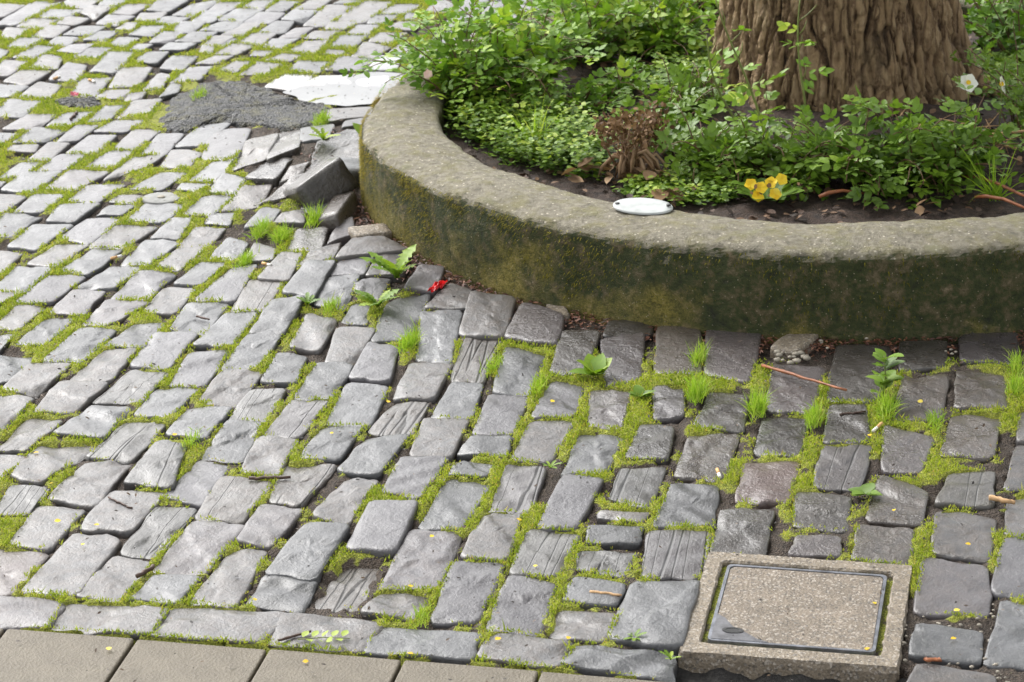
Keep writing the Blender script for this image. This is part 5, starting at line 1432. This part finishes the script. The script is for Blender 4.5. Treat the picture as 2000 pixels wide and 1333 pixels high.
# ------------------------------------------------------------------ litter
def stick(name, a, b, r, mat, label, group=None, sag=.0, cat="twig", lift=0.0):
    a = np.array(a) + [0, 0, r]; b = np.array(b) + [0, 0, r + lift]; g = np.random.default_rng(int(abs(a[0]) * 1e4) % 9999)
    pts = np.array([a + (b - a) * t + np.r_[g.normal(0, r * .5, 2), sag * math.sin(t * math.pi)] for t in np.linspace(0, 1, 9)])
    rad = np.linspace(r, r * .8, 9) * (1 + g.normal(0, .1, 9)); V, F = tube(pts, rad, 8)
    o = mesh_obj(name, V - a, F, mat, tint=.5); o.location = a; return tag(o, label, cat, group)
GTW = "twigs lying on the paving"
stick("twig", (0.557, 5.896, 0.000), (0.721, 5.700, 0.020), .0036, M_TWIG, "long orange brown twig lying across dark cobbles below the wall", GTW)
stick("twig", (-0.546, 5.339, 0.000), (-0.457, 5.340, 0.000), .0038, M_DARKTWIG, "short grey brown stick across two cobbles at lower left", GTW)
stick("twig", (-0.432, 4.628, 0.000), (-0.377, 4.660, 0.000), .0030, M_DARKTWIG, "dark red twig on the border cobbles beside the green sprig", GTW)
stick("twig", (-0.820, 5.260, 0.000), (-0.766, 5.207, 0.000), .0022, M_DARKTWIG, "thin dark twig on the pale cobble at lower left", GTW)
stick("twig", (0.136, 4.803, 0.000), (0.197, 4.784, 0.000), .0030, M_CHIP, "pale straw stick along the small cobble left of the cover", GTW)
stick("twig", (0.697, 5.618, 0.000), (0.753, 5.633, 0.000), .0026, M_DARKTWIG, "dark broken twig at the foot of the tall weed", GTW)
stick("twig", (-0.740, 6.264, 0.000), (-0.705, 6.239, 0.001), .0026, M_DARKTWIG, "tiny dark twig on the white cobble at centre left", GTW)
stick("twig", (0.722, 4.512, 0.000), (0.752, 4.507, 0.000), .0040, M_TWIG, "reddish stick end between cobbles right of the cover", GTW)
stick("twig", (-1.248, 7.835, 0.000), (-1.240, 7.903, 0.000), .0040, M_DARKTWIG, "dark chip of bark among the far left cobbles", GTW)
stick("wood_chip", (0.949, 5.183, 0.000), (0.991, 5.153, 0.000), .0055, M_CHIP, "pale splintered wood piece near the right edge", None, cat="wood chip")
stick("wood_chip", (-0.718, 4.898, 0.000), (-0.696, 4.933, 0.000), .0050, M_DARKTWIG, "brown bud scale wedged in a joint at lower left", None, cat="bud scale")
GCB = "cigarette ends"
def butt(a, b, label, white=True):
    a = np.array(a) + [0, 0, .004]; b = np.array(b) + [0, 0, .004]; root = empty("cigarette_end", tuple(a)); tag(root, label, "cigarette", GCB)
    d = b - a; V, F = tube([0 * d, d * .58], .0036, 10); mesh_obj("filter", V, F, M_FILTER, root, tint=.5); V, F = tube([d * .58, d], .0035, 10); mesh_obj("paper", V, F, M_PAPER, root, tint=.5)
butt((0.780, 5.565, 0.000), (0.756, 5.523, 0.000), "cigarette end with white paper in the joint below the tall weed")
butt((-0.608, 6.588, 0.010), (-0.584, 6.569, 0.011), "orange cigarette end beside the grass strip at centre left")
butt((-0.989, 6.667, 0.000), (-0.964, 6.683, 0.001), "orange cigarette end between far cobbles on the left")
butt((-1.248, 8.233, 0.000), (-1.226, 8.205, 0.000), "cigarette end on a far cobble left of the asphalt")
butt((-1.355, 8.245, 0.000), (-1.340, 8.271, 0.000), "orange cigarette end near the left edge, far cobbles")
butt((0.415, 5.344, 0.000), (0.418, 5.304, 0.000), "white paper scrap in the joint by the cracked cobble")
butt((-0.204, 5.172, 0.000), (-0.203, 5.211, 0.000), "cigarette end on the cobble above the sunken one")
# red foil scrap and pink scrap
def scrap(loc, dims, mat, label, seed, rz):
    g = np.random.default_rng(seed); n = 9; V = []; F = []
    for i in range(n):
        for j in range(5): V.append(((i / (n - 1) - .5) * dims[0], (j / 4 - .5) * dims[1] * (1 - .4 * abs(i / 4 - 1)), g.normal(0, dims[2]) + dims[2] * 2))
    for i in range(n - 1):
        for j in range(4): a = i * 5 + j; F.append((a, a + 5, a + 6, a + 1))
    o = mesh_obj("foil_scrap", V, F, mat, smooth=False); o.location = loc; o.rotation_euler = (R(25), 0, rz)
    sol = o.modifiers.new("thickness", 'SOLIDIFY'); sol.thickness = .0006
    return tag(o, label, "litter", "scraps of litter")
p = (-0.178, 6.404, 0.006); scrap((p[0], p[1], p[2] + .004), (.075, .020, .004), M_RED, "crumpled bright red foil scrap in the gap by the wall", 4, R(62))
p = (-1.267, 8.061, 0.000); scrap((p[0], p[1], p[2] + .008), (.024, .016, .003), mat_simple("pink_foil", (0.75, 0.22, 0.28), 0.4), "small pink scrap beside the little asphalt patch", 5, R(5))
p = (-0.499, 6.973, 0.033); scrap((p[0], p[1], p[2] + .003), (.06, .02, .003), mat_simple("pale_pink_paper", (0.6, 0.3, 0.32), 0.6), "pale pink scrap under the upended cobble", 6, R(20))
# petals
GP = "yellow petals scattered on the paving"
PETAL_AT = ["in the middle of a big grey cobble at lower left", "on a wet cobble right of the tall weed", "just below the cigarette end by the tall weed", "on the cobble left of the small stacked ones", "on the cobble low in the bottom right corner", "on the front right corner of the utility cover lid", "on the lower edge of the smooth cobble right of the cover",
 "on the border cobble left of the small weed", "in the joint beside the big pale cobble's border", "at the top of the cracked cobble near the centre", "on the speckled pale cobble near the left edge", "above the split cobble at lower left", "in the moss joint under the speckled pale cobble", "on the long cobble right of the sunken one", "on the pebbly wet cobble above the smooth one", "on the leftmost whole paving slab",
 "on the second paving slab near the green sprig", "on the slab joint below the border cobbles", "on the small rough cobble left of the cracked one", "in the joint between two wet cobbles above the cover", "in the moss beside the cobble below centre", "on the cobble left of the broad leaved weed", "at the right edge of the cover lid", "on the cobble below the small flat ones near centre", "on the binder cobble joint at bottom left", "on the grey cobble left of the pale one at lower left", "at the joint next to the pinkish cobble"]
for k, p in enumerate(((-0.840, 5.044, 0.000), (0.882, 5.672, 0.000), (0.746, 5.507, 0.000), (0.036, 4.906, 0.000), (0.791, 4.589, 0.000), (0.627, 4.559, 0.000), (0.802, 4.695, 0.000), (-0.030, 4.621, 0.000), (0.095, 4.620, 0.000), (-0.271, 5.720, 0.000), (-0.993, 5.486, 0.000), (-0.721, 5.562, 0.000), (-0.941, 5.330, 0.000), (-0.159, 5.053, 0.000), (0.866, 4.976, 0.000), (-0.739, 4.610, 0.000), (-0.384, 4.542, 0.000), (-0.198, 4.568, 0.000), (-0.389, 5.562, 0.000), (0.748, 5.127, 0.000), (-0.201, 4.840, 0.000), (0.089, 5.718, 0.000), (0.663, 4.727, 0.000), (0.009, 5.112, 0.000), (-0.488, 4.785, 0.000), (-0.821, 5.126, 0.000), (-0.913, 5.146, 0.000))):
    B = Batch(); g = np.random.default_rng(300 + k); a = g.uniform(0, 6.28)
    B.place(RND, RNDF, np.array([[0, 0, .004]]), np.array([[math.cos(a), math.sin(a), .1]]), np.array([[g.normal(0, .15), g.normal(0, .15), 1.0]]), g.uniform(.008, .014), g.uniform(.1, .9), sx=1.2)
    o = B.build("fallen_petal", M_YELLOW); o.location = (p[0], p[1], p[2] + .001); tag(o, "small yellow petal " + PETAL_AT[k], "petal", GP)
# uncounted crumbs: specks on the stones, red brown litter in the joints by the wall, grit
def crumbs(name, label, cat, pts, size, mat, seed, sx=.6, tint=(0, 1)):
    g = np.random.default_rng(seed); n = len(pts); a = g.uniform(0, 6.28, n); B = Batch()
    B.place(RND, RNDF, pts, np.c_[np.cos(a), np.sin(a), g.normal(0, .25, n)], np.c_[g.normal(0, .4, (n, 2)), np.ones(n)], g.uniform(*size, n), g.uniform(*tint, n), sx=sx)
    o = B.build(name, mat); return tag(o, label, cat, kind='stuff')
g = np.random.default_rng(7)
q = np.c_[g.uniform(-1.6, 1.5, 3600), g.uniform(4.3, 9.2, 3600)]; q = q[inside(VB, q)]; q = q[np.hypot(q[:, 0] - RC[0], q[:, 1] - RC[1]) > R_OUT + .02]
crumbs("plant_crumbs", "dark crumbs and seed husks scattered over the wet cobbles", "debris", np.c_[q, heave(q[:, 0], q[:, 1]) + .006], (.0035, .011), mat_leaf("dark_crumb", (0.012, 0.009, 0.007), (0.035, 0.022, 0.014), (0.10, 0.06, 0.03), rough=0.6, transl=0.0), 1)
t_ = g.uniform(math.pi * .95, math.pi * 1.75, 5200); r_ = R_OUT + np.abs(g.normal(0, .06, 5200)) + .004
q = np.c_[RC[0] + r_ * np.cos(t_), RC[1] + r_ * np.sin(t_)]
ix = ((q[:, 0] - GX0) / GS).astype(int); iy = ((q[:, 1] - GY0) / GS).astype(int); q = q[~occ[iy, ix]]
crumbs("leaf_litter", "red brown leaf litter in the gaps along the planter's foot", "leaf litter", np.c_[q, heave(q[:, 0], q[:, 1]) - .012 + g.uniform(0, .008, len(q))], (.006, .018), mat_leaf("red_litter", (0.035, 0.012, 0.008), (0.11, 0.035, 0.018), (0.22, 0.10, 0.05), rough=0.6, transl=0.05), 2, .45)
q = np.c_[g.uniform(-1, 1, 2600), g.uniform(-1, 1, 2600)] * R_IN; q = q[np.hypot(*q.T) < R_IN - .02] + RC
crumbs("bark_mulch", "dark brown mulch and dead leaves on the planter soil", "mulch", np.c_[q, soil_h(q[:, 0], q[:, 1]) + g.uniform(.004, .016, len(q))], (.012, .032), mat_leaf("mulch_chip", (0.02, 0.011, 0.008), (0.075, 0.04, 0.024), (0.19, 0.11, 0.06), rough=0.7, transl=0.05), 3, .8)
def pebble_heap(spots, name, label):
    B = Batch(); gg = np.random.default_rng(12)
    for (p, n, s, sz) in spots:
        for k in range(n):
            c = np.array(p) + np.r_[gg.normal(0, s, 2), -.006 + gg.uniform(0, .004)]; r0 = gg.uniform(*sz); V = []; F = []
            if occ[int((c[1] - GY0) / GS), int((c[0] - GX0) / GS)]: continue
            for a in range(4):
                for b in range(7): ph_ = (a + .5) / 4 * math.pi; th_ = b / 7 * 6.283; V.append(c + r0 * (1 + gg.normal(0, .08)) * np.array([math.sin(ph_) * math.cos(th_), math.sin(ph_) * math.sin(th_) * .8, math.cos(ph_) * .6]))
            for a in range(3):
                for b in range(7): i0 = a * 7 + b; i1 = a * 7 + (b + 1) % 7; F += [(i0, i0 + 7, i1 + 7), (i0, i1 + 7, i1)]
            F += [(0, b, b + 1) for b in range(1, 6)] + [(21, 21 + b + 1, 21 + b) for b in range(1, 6)]
            B.add(V, F, gg.random())
    o = B.build(name, M_PEBBLE); tag(o, label, "gravel", kind='stuff')
pebble_heap([((0.628, 5.978, 0.000), 26, .022, (.003, .010)), ((0.649, 5.688, 0.000), 4, .012, (.003, .006)), ((0.746, 6.059, 0.000), 8, .03, (.004, .008)), ((0.993, 5.992, 0.000), 10, .02, (.003, .006)), ((0.725, 4.633, 0.000), 26, .03, (.002, .005)), ((0.864, 4.688, 0.000), 26, .04, (.002, .005)), ((0.791, 4.513, 0.000), 30, .05, (.002, .005)), ((0.845, 4.454, 0.000), 20, .04, (.002, .005))], "grit", "pale grit and pebbles in the joints at right")
